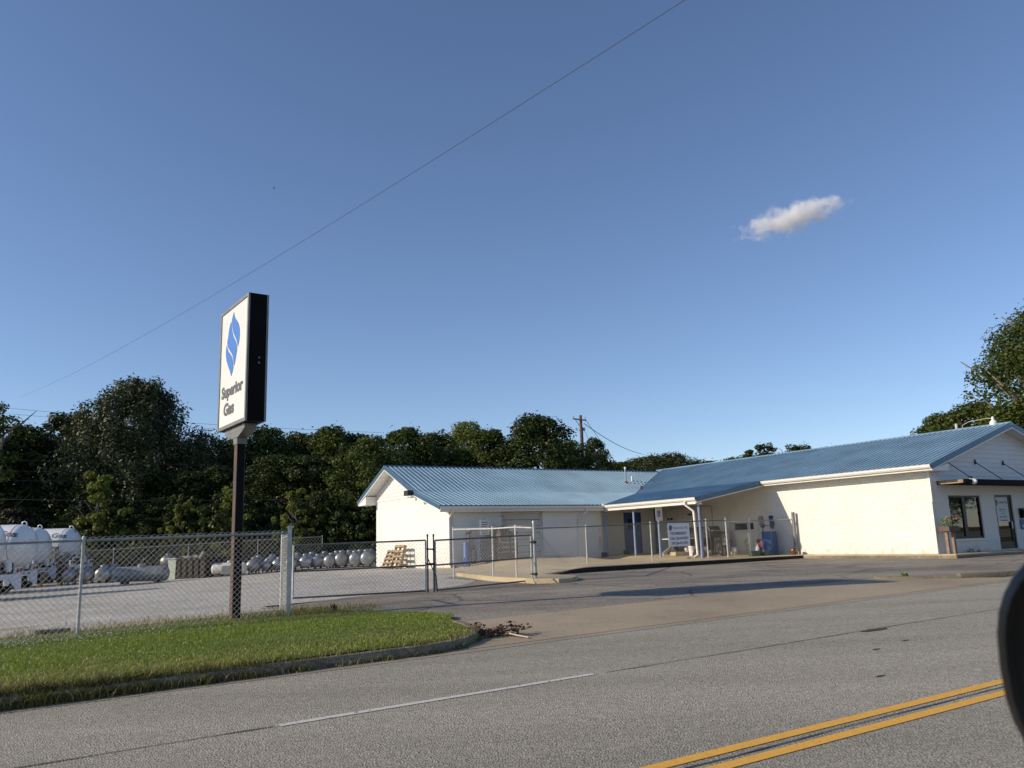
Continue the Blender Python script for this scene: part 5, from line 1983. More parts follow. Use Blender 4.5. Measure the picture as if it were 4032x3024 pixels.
# blue drums, hand pump, mops, placard, planters
def drum(label, u_, v_, r, h, open_top=False):
    o = thing('drum', label, 'drum', P(u_, v_), B_ROT)
    MB().lathe((0, 0, 0), (0, 0, 1), [(0, r * .96), (.03, r), (h * .32, r), (h * .34, r * 1.03), (h * .37, r), (h * .66, r), (h * .68, r * 1.03), (h * .71, r), (h - .03, r), (h, r * .97), (h - .01, r * .9), (h - .05, r * .9)], 28).build('barrel', m_drum, o, smooth=True, angle=50)
    for a in (.5, 3.6):
        MB().lathe((r * .6 * math.cos(a), r * .6 * math.sin(a), h - .05), (0, 0, 1), [(0, .035), (.05, .035)], 10).build('bung', m_dark, o)
    return o


drum('blue plastic drum in front of the taller drum, red placard on its left', -7.05, -.95, .27, .66)
drum('taller dark blue drum at the wall holding the crank pump', -7.35, -.38, .31, .98)
o = thing('hand_pump', 'rotary crank pump with a bent spout on top of the blue drum', 'pump', P(-7.5, -.55, .98), B_ROT)
MB().tube([(0, 0, -.03), (0, 0, .2)], .02, 8).tube([(0, 0, .35), (0, 0, .42), (0, -.05, .50), (0, -.14, .52), (0, -.19, .44)], .018, 8).build('spout', m_dark, o, smooth=True)
MB().lathe((-.06, 0, .27), (1, 0, 0), [(0, .09), (.02, .11), (.1, .11), (.12, .09)], 18).build('pump_body', mat('cast_grey', (.11, .11, .115), .5, .3), o, smooth=True)
MB().tube([(.07, 0, .27), (.09, 0, .27), (.09, .28, .25), (.14, .28, .25)], .014, 6).build('crank', m_dark, o)
m_stick = mat('mop_handle', (.30, .28, .25), .6)


def mop(label, u_, v_, lean, col, head_h, wid):
    o = thing('mop', label, 'mop', P(u_, v_), B_ROT)
    top = Vector((-.12, lean, 1.55))
    MB().tube([(0, 0, 0), top], .014, 6).build('handle', m_stick, o)
    mb = MB()
    for i in range(26):
        a = rnd.uniform(-1, 1)
        x0 = top + Vector((rnd.uniform(-.03, .03), .02 + abs(a) * .02, .06))
        m1 = top + Vector((rnd.uniform(-.06, .1), wid * .6 + a * wid * .35, .10 - .06 * abs(a)))
        e = top + Vector((rnd.uniform(-.06, .08), wid * .75 + a * wid * .45, -head_h * rnd.uniform(.55, 1)))
        mb.tube([x0, m1, (m1 + e) / 2 + Vector((rnd.uniform(-.02, .02),) * 3), e], .017, 5)
    mb.build('mop_head', mat(col[0], col[1], .9, var=.3, scale=12), o)


mop('grey string mop standing head up by the blue drums', -7.05, -1.35, .22, ('grey_mop', (.36, .34, .29)), .32, .22)
mop('blue mop standing head up by the blue drums', -6.85, -.75, .03, ('blue_mop', (.045, .085, .19)), .5, .22)
o = thing('hazard_placard', 'red flammable diamond placard against the front blue drum', 'placard', P(-6.95, -1.32, .32), B_ROT)
pl = MB().prism([(0, 0, -.01), (0, .17, .16), (0, 0, .33), (0, -.17, .16)], (.01, 0, 0)).build('diamond', m_pink, o)
put('lettering', text_mesh('3', 'lettering', m_paper, .04, .06, (.0105, -.02, .03), (0, 1, 0), (0, 0, 1), bold=.02, depth=.002), pl)
MB().prism([(.0105, -.03, .17), (.0105, .03, .17), (.0105, .035, .2), (.0105, .0, .26), (.0105, -.03, .21)], (.002, 0, 0)).build('flame_mark', m_paper, pl)
MB().box(-.03, -.005, -.25, -.02, -.3, .36).build('grey_panel', mat('panel_grey', (.06, .06, .065), .6), o)
o = thing('white_bottle', 'white jug lying in the green planter below the placard', 'jug', P(-6.85, -1.75, .12), B_ROT)
MB().lathe((0, 0, 0), (.1, .1, 1), [(0, .09), (.2, .1), (.3, .06), (.36, .03), (.4, .03)], 14).build('body', m_whiteplastic, o, smooth=True)
for u_, v_, k, lab in ((-6.75, -2.0, 1.3, 'wide green planter trough by the right gate post'), (-6.7, -1.42, .9, 'smaller green planter in front of the blue drum')):
    o = thing('planter', lab, 'planter', P(u_, v_), B_ROT)
    MB().hexa([(-.11, -.16 * k, 0), (.11, -.16 * k, 0), (.11, .16 * k, 0), (-.11, .16 * k, 0), (-.14, -.19 * k, .2), (.14, -.19 * k, .2), (.14, .19 * k, .2), (-.14, .19 * k, .2)]).build('trough', m_greenpot, o, bevel=.01)
    MB().box(-.15, .15, -.2 * k, .2 * k, .19, .215).build('rim', m_greenpot, o)
o = thing('clay_pot', 'brown glazed pot at the foot of the grey steel post', 'pot', P(-6.0, -.5), B_ROT)
MB().lathe((0, 0, 0), (0, 0, 1), [(0, .09), (.05, .12), (.16, .14), (.24, .11), (.27, .13), (.27, .10), (.2, .1)], 16).build('body', mat('brown_glaze', (.13, .06, .03), .25, var=.5, scale=14), o, smooth=True)
for u_, v_, lab in ((-13.4, -4.6, 'black gas bottle cap lying by the left porch column'), (-14.4, -2.5, 'dark boot left beside the blue porch door')):
    o = thing('black_boots', lab, 'boots', P(u_, v_), B_ROT)
    for y in (-.1, .08):
        MB().hexa([(-.12, y - .05, 0), (.14, y - .05, 0), (.14, y + .05, 0), (-.12, y + .05, 0), (-.12, y - .045, .22), (-.02, y - .045, .22), (-.02, y + .045, .22), (-.12, y + .045, .22)]).build('boot', m_blk, o, bevel=.02)

# things stored by the left wing, behind the island fence
def spot(px, py, d=0):
    g = gh(px, py)
    return g


def LW(px, v_=None, u_=-13.3):
    return None


def LP(u_, v_, dz=0.0):
    return UV(u_, v_, pad_h(u_, v_) + dz)


o = thing('drum', 'bright blue drum at the left corner of the shaded wall', 'drum', LP(-13.2, -11.95, -.05), B_ROT)
MB().lathe((0, 0, 0), (0, 0, 1), [(0, .13), (.03, .15), (.4, .15), (.42, .16), (.44, .15), (1.0, .15), (1.05, .13)], 20).build('barrel', mat('bright_blue_drum', (.015, .07, .27), .5), o, smooth=True)
MB().tube([(0, 0, 1.08), (0, 0, 1.35), (.05, .1, 1.42)], .02, 6).box(-.06, .06, .0, .22, 1.38, 1.46).build('pump', m_dark, o)
o = thing('utility_cart', 'dark blue utility bin beside the bright blue drum', 'cart', LP(-12.9, -11.3, -.02), B_ROT)
MB().hexa([(-.22, -.28, .1), (.22, -.28, .1), (.22, .28, .1), (-.22, .28, .1), (-.28, -.34, 1.05), (.28, -.34, 1.05), (.28, .34, 1.05), (-.28, .34, 1.05)]).build('bin', mat('navy_bin', (.02, .03, .085), .5), o, bevel=.02)
MB().box(-.3, .3, -.36, .36, 1.05, 1.1).build('lid', MATS['navy_bin'], o, bevel=.01)
for y in (-.3, .3):
    MB().lathe((-.2, y - .03, .1), (0, 1, 0), [(0, .1), (.05, .1)], 12).build('wheel', m_tyre, o)
o = thing('notice_sheet', 'pale notice with lines of print hung behind the island fence', 'notice', LP(-12.95, -11.2, 1.15), B_ROT)
n_ = MB().box(0, .012, -.22, .22, 0, .62).build('sheet', m_paper, o)
for i in range(6):
    MB().box(.0125, .014, -.16, .10 + .06 * (i % 3) / 2, .06 + i * .09, .09 + i * .09).build('print_line', m_letter, n_)
o = thing('wooden_crate', 'brown slatted wooden crate standing left of the garage door', 'crate', LP(-12.7, -10.35, 0), B_ROT)
m_crate = mat('brown_crate', (.12, .085, .06), .8, var=.3)
MB().box(-.26, .26, -.38, .38, .05, .12).build('base', m_crate, o)
for i in range(5):
    MB().box(.28, .30, -.4, .4, .1 + i * .2, .24 + i * .2).build('slat', m_crate, o)
    MB().box(-.28, .28, -.42, -.4, .1 + i * .2, .24 + i * .2).build('slat', m_crate, o)
for x in (-.27, .27):
    for y in (-.39, .39):
        MB().box(x - .03, x + .03, y - .03, y + .03, 0, 1.1).build('corner_post', m_crate, o)
MB().box(-.3, .3, -.42, .42, 1.1, 1.13).build('top_board', m_crate, o)
o = thing('work_bench', 'low brown work bench along the shaded wall with a white board on it', 'bench', LP(-13.4, -10.9, 0), B_ROT)
MB().box(-.25, .25, -.9, .25, .5, .56).build('bench_top', m_crate, o)
for y in (-.85, .2):
    MB().box(-.22, -.16, y - .03, y + .03, 0, .5).box(.16, .22, y - .03, y + .03, 0, .5).build('leg', m_crate, o)
MB().box(-.2, -.17, -.7, .2, .56, 1.35).build('white_board', m_gdoor, o)
MB().tube([(-.1, -.75, .56), (-.1, -.75, 1.2), (.0, -.7, 1.3)], .04, 8).build('bench_vise', m_dark, o)
o = thing('brown_post', 'rusty brown stand between the bench and the crate', 'stand', LP(-12.9, -10.75, 0), B_ROT)
MB().box(-.05, .05, -.12, .12, 0, 1.3).box(-.08, .08, -.25, .25, 1.3, 1.4).box(-.2, .2, -.2, .2, 0, .05).build('stand', m_crate, o)

m_plant = leaf_mat('plant_leaf', (.09, .14, .03), (.22, .28, .08), trans=.3)
m_plant_dark = leaf_mat('dark_plant_leaf', (.02, .03, .012), (.05, .06, .025), trans=.2)


def leaf_cloud(n, rad, size, squash=(1, 1, 1), shell=.5, up=.3):
    d = rng.normal(size=(n, 3))
    d /= np.linalg.norm(d, axis=1)[:, None]
    c = d * (rng.uniform(shell, 1, n) ** (1 / 2))[:, None] * rad * np.array(squash)[None]
    return leaf_quads(c, d + rng.normal(0, .7, (n, 3)) + np.array([[0, 0, up]]), size)


def leaf_quads(c, nrm, size, stretch=1.6):
    n = len(c)
    nrm = nrm / np.linalg.norm(nrm, axis=1)[:, None]
    a = rng.normal(size=(n, 3))
    x = np.cross(nrm, a)
    x /= np.linalg.norm(x, axis=1)[:, None]
    y = np.cross(nrm, x)
    s = size * rng.uniform(.6, 1.3, n)[:, None]
    w = s / stretch
    bend = nrm * s * rng.uniform(-.2, .2, (n, 1))
    V = np.stack([c - y * s * .5, c + x * w * .5 + bend, c + y * s * .5, c - x * w * .5 + bend], 1).reshape(-1, 3)
    F = np.arange(n * 4).reshape(-1, 4)
    return V, F


def plant(name, label, cat, loc, n, rad, size, m, squash=(1, 1, 1), lift=None, stems=4, group=None):
    o = thing(name, label, cat, loc, group=group)
    V, F = leaf_cloud(n, rad, size, squash)
    V[:, 2] += lift if lift is not None else rad * squash[2]
    put('foliage', np_mesh('foliage', V, F, m, np.repeat(np.clip(rng.normal(.5, .25, n), 0, 1), 4)), o)
    mb = MB()
    for i in range(stems):
        a = rnd.uniform(0, 6.3)
        mb.tube([(0, 0, -.02), (rad * .3 * math.cos(a), rad * .3 * math.sin(a), rad * squash[2] * .8), (rad * .6 * math.cos(a), rad * .6 * math.sin(a), rad * squash[2] * 1.5)], [.012, .008, .003], 5)
    mb.build('stem', m_crate, o)
    return o


for i, (v_, k) in enumerate(((-10.75, .22), (-9.95, .3))):
    o = plant('hanging_basket', ('small dark hanging basket plant on the shaded wall', 'larger dark hanging basket plant left of the garage door')[i], 'hanging plant', LP(-13.45, v_, 1.12 + .08 * i), 150, k * .8, .1, m_plant_dark, (1, 1, .7), 0, 3)
    MB().lathe((0, 0, -.22), (0, 0, 1), [(0, .08), (.12, .14), (.16, .14)], 12).build('basket', m_crate, o)
    MB().tube([(0, 0, .0), (0, 0, .55)], .006, 5).tube([(0, 0, .55), (-.25 * math.sin(B_ROT) * 0 - .22, .36, .6)], .01, 5).build('hook', m_dark, o)
wd = [((3825, 2188), .12, 'bushy weed growing from the kerb below the shop window'), ((3856, 2186), .085, 'small yellow-green weed in the kerb near the front door'), ((3100, 2186), .05, 'tiny weed by the grey steel post'), ((3563, 2280), .075, 'weed growing at the end of the far kerb'), ]
for (px, py), k, lab in wd:
    g = gh(px, py)
    plant('weed', lab, 'weed', (g.x, g.y, g.z), int(60 + 500 * k), k, .055, m_plant, (1, 1, 1.1), stems=3)
plant('weed', 'thin tall weed in the planter left of the red placard', 'weed', P(-7.2, -1.95, .1), 60, .12, .06, m_plant, (.6, .6, 3.2), stems=2)
plant('weed', 'dark green weed clump at the foot of the white corner fence post', 'weed', ST(5.9, 16.3, .06), 60, .06, .04, m_plant_dark, stems=2)

# planter stand by the shop corner
o = thing('planter_stand', 'tall wooden planter stand with flowers at the shop corner', 'planter', UV(.42, .12, .655), B_ROT)
m_stand = mat('weathered_stand_wood', (.24, .17, .12), .8, var=.25, scale=8)
for y in (-.16, .22):
    for x in (0,):
        MB().box(x - .055, x + .055, y - .045, y + .045, 0, .92).build('leg', m_stand, o, bevel=.006)
MB().box(-.18, .18, -.14, .19, .76, .80).box(-.20, -.17, -.3, .34, .78, .95).box(.17, .20, -.3, .34, .78, .95).box(-.17, .17, -.3, -.27, .78, .95).box(-.17, .17, .31, .34, .78, .95).build('tray', mat('dark_tray_wood', (.11, .065, .05), .7, var=.3), o)
MB().box(-.16, .16, -.26, .3, .8, .93).build('soil', m_crate, o)
V, F = leaf_cloud(260, .27, .07, (.75, 1.2, .7))
V[:, 2] += 1.08
put('foliage', np_mesh('foliage', V, F, m_plant, np.repeat(rng.uniform(0, 1, 260), 4)), o)
for i in range(9):
    a, b_ = rnd.uniform(-.3, .3), rnd.uniform(-.15, .2)
    MB().lathe((b_, a, 1.08 + rnd.uniform(0, .2)), (.6, -.3, .5), [(0, .01), (.015, .035), (.03, .03), (.04, .01)], 8).build('blossom', m_paper if i == 2 else mat('coral_blossom', (.5, .14, .09), .7), o)

# paver under the fence, leaf pile at the driveway kerb
g = gh(205, 2500)
o = thing('concrete_block', 'loose grey concrete block lying under the fence at the far left', 'block', (g.x, g.y, g.z), ROAD_ROT + .05)
m_cb = mat('grey_concrete_block', (.15, .14, .12), .9, var=.35, scale=9, bump=.4)
MB().box(-.28, .28, -.12, .12, .0, .10).build('block_body', m_cb, o, bevel=.015)
for x in (-.13, .13):
    MB().box(x - .09, x + .09, -.125, -.1195, .02, .075).build('core_hole', m_dark, o)
g = gh(1940, 2508)
LPILE = thing('leaf_pile', 'fallen dead branch with curled brown leaves at the driveway kerb', 'branch', (g.x, g.y, g.z), scale=(.85, .85, .62))
m_dead = leaf_mat('dead_leaf', (.05, .028, .02), (.17, .10, .075), (.26, .18, .13), trans=.15, rough=.8)
cs, ns = [], []
twigs = MB()
for i in range(9):
    a = rnd.uniform(-.5, .7) + (math.pi if i % 2 else 0)
    L_ = rnd.uniform(.25, .6)
    p0 = Vector((rnd.uniform(-.1, .1), rnd.uniform(-.1, .1), .08))
    p1 = p0 + Vector((math.cos(a) * L_ * .5, math.sin(a) * L_ * .4, rnd.uniform(.02, .16)))
    p2 = p0 + Vector((math.cos(a) * L_, math.sin(a) * L_ * .6, rnd.uniform(.0, .26)))
    twigs.tube([p0, p1, p2], [.009, .006, .003], 5)
    for j in range(34):
        f = rnd.random()
        q = p0.lerp(p2, f) + Vector((rnd.gauss(0, .06), rnd.gauss(0, .07), rnd.gauss(0, .05)))
        q.z = max(.02, q.z)
        cs.append(q)
V, F = leaf_quads(np.array([tuple(c) for c in cs]), rng.normal(size=(len(cs), 3)), .085, 1.5)
put('dead_leaves', np_mesh('dead_leaves', V, F, m_dead, np.repeat(rng.uniform(0, 1, len(cs)), 4)), LPILE)
twigs.build('twig', mat('bark_twig', (.10, .07, .05), .9), LPILE)
MB().tube([(.25, -.12, .1), (.45, -.25, .05), (.62, -.36, .02)], [.016, .02, .018], 8).build('broken_stub', mat('bare_wood', (.55, .44, .33), .7), LPILE)
cs = np.stack([rng.normal(0, .9, 70), rng.normal(0, .35, 70), np.full(70, .02)], 1)

# ------------------------------------------------------------------ trees
m_bark = mat('bark', (.085, .07, .055), .9, var=.4, scale=5, bump=.3)
m_palebark = mat('pale_bark', (.20, .18, .15), .9, var=.4, scale=5)
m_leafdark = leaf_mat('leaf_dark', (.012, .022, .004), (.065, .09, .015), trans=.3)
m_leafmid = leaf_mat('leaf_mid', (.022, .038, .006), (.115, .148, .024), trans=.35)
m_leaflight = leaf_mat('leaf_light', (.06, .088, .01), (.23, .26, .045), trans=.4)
m_cedar = leaf_mat('cedar_spray', (.018, .027, .009), (.065, .08, .028), trans=.2)
m_brownleaf = leaf_mat('seedhead_leaf', (.018, .02, .008), (.07, .06, .032), trans=.25)


def crown(kind, seed, n_clump, per, size, m):
    """leaves in clumps through a crown of height 1 and half-width about .3; the crown's foot is at z = 0"""
    g = np.random.default_rng(seed)
    C, Rr = [], []
    while len(C) < n_clump:
        z = g.uniform(0.02, 1)
        if kind == 'broad':
            prof = .34 * math.sin(math.pi * min(1, (z * .86 + .12))) ** .55 * (1 - .25 * z)
        elif kind == 'cedar':
            prof = .37 * (1 - max(0, z - .45) ** 1.6 * 2.1) * min(1, z * 4 + .35)
        elif kind == 'loose':
            prof = .27 * (.35 + .65 * math.sin(math.pi * z ** .8))
        elif kind == 'shrub':
            prof = .62 * math.sqrt(max(.02, 1 - z * z * .95))
        elif kind == 'pine':
            if z < .62:
                continue
            prof = .42 * math.sqrt(max(.05, 1 - ((z - .8) / .24) ** 2))
        else:
            prof = .3
        a = g.uniform(0, 2 * math.pi)
        lob = 1 + .22 * math.sin(2 * a + seed) + .15 * math.sin(3 * a + 2 * seed + 4 * z) + .12 * math.sin(9 * z + seed + a)
        if kind == 'cedar':
            lob = 1 + .10 * math.sin(3 * a + 5 * z) + .12 * math.sin(5 * a + 2) * z
        f = g.uniform(.1, 1) ** (.45 if kind != 'cedar' else .6)
        r = max(.03, prof * lob * f)
        C.append((r * math.cos(a), r * math.sin(a), z * .93))
        Rr.append(g.uniform(.05, .095) * (1.15 if kind in ('broad', 'shrub') else .8) * (1.25 - .5 * z))
    C, Rr = np.array(C), np.array(Rr)
    n = n_clump * per
    idx = np.repeat(np.arange(n_clump), per)
    d = g.normal(size=(n, 3))
    d /= np.linalg.norm(d, axis=1)[:, None]
    rad = Rr[idx] * g.uniform(.25, 1.0, n) ** .45
    sq = np.array([[1, 1, .72]]) if kind != 'cedar' else np.array([[.7, .7, 1.35]])
    pos = C[idx] + d * rad[:, None] * sq
    stray = g.random(n) < .012
    pos[stray] += d[stray] * Rr[idx][stray][:, None] * .6
    pos[:, 2] = np.maximum(pos[:, 2], .005)
    nr = d * .8 + g.normal(0, .55, (n, 3)) + np.array([[0, 0, .45]])
    if kind == 'cedar':
        nr[:, 2] *= .3
    old = globals()['rng']
    globals()['rng'] = g
    V, F = leaf_quads(pos, nr, size, 1.5 if kind != 'cedar' else 2.6)
    globals()['rng'] = old
    tint = np.clip(g.normal(.45, .2, n) + np.repeat(g.normal(0, .14, n_clump), per), 0, 1)
    return np_mesh('crown', V, F, m, np.repeat(tint, 4))


def trunk_mesh(seed, m, height=.8, r=.018, limbs=9, spread=.24, lean=0):
    g = random.Random(seed)
    mb = MB()
    pts = [Vector((0, 0, -.02))]
    for i in range(1, 7):
        pts.append(Vector((g.gauss(0, .008) * i + lean * i / 6, g.gauss(0, .008) * i, height * i / 6)))
    mb.tube(pts, [r * (1.25 - i * .17) for i in range(7)], 8)
    for i in range(limbs):
        f = g.uniform(.25, .95)
        b = pts[int(f * 6)].lerp(pts[min(6, int(f * 6) + 1)], f * 6 % 1)
        a = g.uniform(0, 6.28)
        L = spread * g.uniform(.6, 1.1) * (1.15 - .6 * f)
        p1 = b + Vector((math.cos(a) * L * .5, math.sin(a) * L * .5, L * .35))
        p2 = b + Vector((math.cos(a) * L, math.sin(a) * L, L * .85))
        mb.tube([b, p1, p2], [r * .45, r * .3, r * .1], 6)
    me = bpy.data.meshes.new('trunk')
    me.from_pydata(mb.v, [], mb.f)
    me.materials.append(m)
    me.polygons.foreach_set('use_smooth', [True] * len(mb.f))
    me.update()
    return me


CR_ = {
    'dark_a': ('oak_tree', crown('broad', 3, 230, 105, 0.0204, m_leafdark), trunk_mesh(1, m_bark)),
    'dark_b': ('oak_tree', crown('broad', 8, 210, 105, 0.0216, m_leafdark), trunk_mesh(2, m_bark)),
    'mid_a': ('broadleaf_tree', crown('broad', 14, 230, 101, 0.0204, m_leafmid), trunk_mesh(3, m_bark)),
    'mid_b': ('broadleaf_tree', crown('broad', 21, 210, 105, 0.0216, m_leafmid), trunk_mesh(4, m_bark)),
    'light': ('pale_tree', crown('broad', 27, 170, 92, 0.0204, m_leaflight), trunk_mesh(5, m_palebark)),
    'cedar': ('cedar_tree', crown('cedar', 31, 560, 95, .017, m_cedar), trunk_mesh(6, m_bark)),
    'loose': ('slender_tree', crown('loose', 36, 85, 90, .02, m_leafmid), trunk_mesh(7, m_palebark, .92, .014, 16, .3, .03)),
    'big': ('large_oak_tree', crown('broad', 44, 420, 119, 0.0132, m_leafmid), trunk_mesh(8, m_palebark, .85, .02, 26, .34)),
    'shrub': ('shrub', crown('shrub', 52, 150, 100, .045, m_leafdark), trunk_mesh(9, m_bark, .5, .02, 8, .3)),
    'seed': ('shrub', crown('shrub', 57, 150, 100, .042, m_brownleaf), trunk_mesh(10, m_bark, .5, .02, 8, .3)),
    'sapling': ('sapling', crown('loose', 61, 60, 80, .035, m_leaflight), trunk_mesh(11, m_palebark, .8, .014, 8, .25)),
    'pine': ('pine_tree', crown('pine', 66, 90, 90, .022, m_leafdark), trunk_mesh(12, m_bark, .9, .016, 14, .26)),
}
# (x and top y in the 2212-wide view, distance, width over natural width, kind, label)
K = 4032 / 2212
TREES = [
    (-14, 838, 61, 1.0, 'loose', 'slender pale-limbed tree at the far left edge, sky showing through'),
    (62, 905, 66, 1.5, 'dark_a', 'dark oak between the slender tree and the big cedar, farthest left'),
    (150, 878, 72, 1.6, 'dark_b', 'dark oak touching the left flank of the big cedar'),
    (296, 808, 67, 1.28, 'cedar', 'broad feathery cedar, the tallest crown left of the pole sign'),
    (255, 905, 76, 1.6, 'dark_a', 'dark oak filling the gap behind the left half of the big cedar'),
    (345, 900, 77, 1.6, 'dark_b', 'dark oak filling the gap behind the right half of the big cedar'),
    (415, 945, 72, 1.6, 'dark_a', 'low dark oak just right of the big cedar'),
    (492, 935, 74, 1.5, 'dark_b', 'dark oak directly behind the rusty sign pole'),
    (575, 910, 70, 1.35, 'mid_a', 'leafy tree whose top shows right of the sign cabinet'),
    (650, 925, 73, 1.4, 'dark_a', 'dark oak standing behind the tall white corner post'),
    (712, 910, 70, 1.3, 'mid_b', 'upright leafy tree, midway between pole sign and left gable'),
    (765, 925, 71, 1.3, 'dark_b', 'dark oak left of the white gable peak'),
    (805, 930, 58, 1.05, 'mid_a', 'nearer leafy tree reaching low beside the white gable'),
    (872, 912, 66, 1.35, 'mid_b', 'leafy tree directly above the left gable peak'),
    (938, 922, 70, 1.3, 'mid_a', 'leafy tree above the left third of the blue roof'),
    (1008, 896, 78, 1.15, 'light', 'pale yellowish tree rising behind the left roof'),
    (1052, 915, 68, 1.3, 'mid_b', 'leafy tree just left of the big dark oak behind the roof'),
    (1152, 886, 66, 1.45, 'dark_a', 'big round dark oak behind the middle of the left roof'),
    (1230, 940, 70, 1.1, 'mid_a', 'smaller leafy tree tucked behind the utility pole'),
    (1282, 936, 78, .72, 'dark_b', 'narrow dark tree right of the utility pole'),
    (1330, 990, 105, 2.3, 'mid_a', 'low distant tree, first right of the utility pole gap'),
    (1392, 978, 112, 2.3, 'mid_b', 'low distant tree, second right of the utility pole gap'),
    (1445, 974, 104, 2.3, 'cedar', 'distant feathery tree before the treetops dip behind the office roof'),
    (1490, 996, 110, 2.3, 'mid_a', 'distant treetop just at the low end of the office roof ridge'),
    (1548, 988, 118, 2.3, 'mid_b', 'distant treetop peeping over the office roof, left one'),
    (1600, 978, 122, 2.3, 'mid_a', 'distant treetop peeping over the office roof, middle one'),
    (1645, 972, 125, 2.3, 'mid_b', 'distant treetop peeping over the office roof beside the pine'),
    (1360, 992, 108, 2.2, 'dark_a', 'low distant dark tree between the first two right of the pole'),
    (1520, 990, 114, 2.2, 'dark_b', 'dark distant treetop over the roof ridge, left of the middle one'),
    (1575, 986, 116, 2.2, 'mid_a', 'rounded distant treetop over the roof ridge between two others'),
    (1722, 962, 120, 2.0, 'dark_a', 'dark distant treetop over the roof ridge right of the pine'),
    (1780, 958, 120, 2.0, 'mid_b', 'last distant treetop barely over the roof ridge at the right'),
    (1690, 950, 112, 1.15, 'pine', 'distant umbrella-topped pine peeping over the office roof'),
    (2036, 880, 66, 1.25, 'mid_a', 'leafy tree low behind the office roof, first at the right'),
    (2098, 856, 62, 1.2, 'mid_b', 'leafy tree behind the roof vents, next to the big oak'),
    (2250, 640, 58, 1.12, 'big', 'huge oak with pale limbs at the right edge of the sky'),
    (2185, 860, 56, 1.2, 'mid_a', 'lower leafy tree in front of the huge oak'),
    (-120, 870, 62, 1.6, 'dark_a', 'dark oak left of the photo behind the trucks, added to cast shade'),  # stands past the left edge, added to shade the tree row
    (-240, 840, 66, 1.5, 'mid_a', 'leafy tree farther left behind the trucks, added to cast shade'),  # out of view as well, added for the shade it casts
]
PROTO = {}


def tree(kind, x, y, h, wid, rot, label, group):
    name, cm, tm = CR_[kind]
    o = thing(name, label, 'shrub' if name == 'shrub' else 'tree', (x, y, zg(x, y) - .05), rot, group, scale=(h * wid, h * wid, h))
    put('crown', cm, o)
    put('trunk', tm, o)
    return o


for i, (x2, y2, dep, wid, kind, lab) in enumerate(TREES):
    p = at(x2 * K, y2 * K, dep)
    h = p.z - zg(p.x, p.y)
    natural = {'broad': 1}.get(kind, 1)
    tree(kind, p.x, p.y, h * (1.0 if kind != 'big' else 1.0), wid * min(1.15, 9.5 / h) * rnd.uniform(.92, 1.08) if kind not in ('cedar', 'big', 'loose', 'pine') else wid, i * 2.4, lab, 'trees behind the gas yard' if x2 < 1300 else 'trees beyond the office')
WHERE = ['at the far left behind the nearest truck', 'behind the second truck tank', 'behind the third truck', 'above the last truck', 'right of the last truck', 'under the big cedar, left one', 'under the big cedar, right one', 'left of the dumpster', 'behind the dumpster', 'just left of the sign pole', 'just right of the sign pole', 'behind the short white tank', 'left of the white corner post', 'right of the white corner post', 'behind the middle of the tank rows', 'behind the right of the tank rows', 'beside the white gable wall']
for i, x2 in enumerate(np.linspace(-30, 800, 17)):
    dep = 56.5 + rnd.uniform(-1.2, 1.2)
    p = at(x2 * K, 1180 * K, dep)
    h = rnd.uniform(3.6, 5.4)
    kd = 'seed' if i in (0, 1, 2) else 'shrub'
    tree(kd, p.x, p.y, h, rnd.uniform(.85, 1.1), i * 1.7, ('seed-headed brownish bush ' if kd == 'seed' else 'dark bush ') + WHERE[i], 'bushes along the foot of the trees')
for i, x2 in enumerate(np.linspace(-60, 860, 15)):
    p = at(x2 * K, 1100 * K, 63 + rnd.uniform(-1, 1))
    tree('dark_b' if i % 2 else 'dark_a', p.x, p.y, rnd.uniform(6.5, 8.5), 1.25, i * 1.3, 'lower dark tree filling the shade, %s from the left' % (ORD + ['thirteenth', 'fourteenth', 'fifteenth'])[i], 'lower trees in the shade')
for x2, y2, dep, lab in ((215, 1005, 55.5, 'sunlit yellow-green sapling left of the big cedar trunk'), (497, 1040, 54.5, 'sunlit yellow-green sapling right under the big cedar'), (640, 1045, 54.5, 'sunlit sapling between sign pole and corner post'), (395, 1075, 55, 'low pale sapling between the two sunlit saplings')):
    p = at(x2 * K, y2 * K, dep)
    tree('sapling', p.x, p.y, p.z - zg(p.x, p.y), .85, x2, lab, 'sunlit saplings before the dark trees')

for i, (s_, t_, h_, k_) in enumerate(((34, -24, 9, 'dark_a'), (44, -30, 11, 'mid_a'), (54, -26, 8, 'dark_b'), (64, -34, 12, 'dark_a'), (76, -28, 9, 'mid_b'), (88, -36, 12, 'dark_b'), (100, -30, 10, 'dark_a'))):
    p = ST(s_, t_)  # unseen trees, added so the shop window has something dark to reflect
    tree(k_, p.x, p.y, h_, 1.3, i, 'tree added out of view across the road for the shop window to reflect, %s from the car' % ORD[i], 'trees added for the window reflection')

# ------------------------------------------------------------------ utility poles and overhead wires
m_pole = mat('pole_wood', (.13, .085, .06), .85, 0, var=.35, scale=4, bump=.2)
m_cable = mat('black_cable', (.045, .045, .05), .6)
m_insul = mat('grey_insulator', (.35, .36, .37), .4)


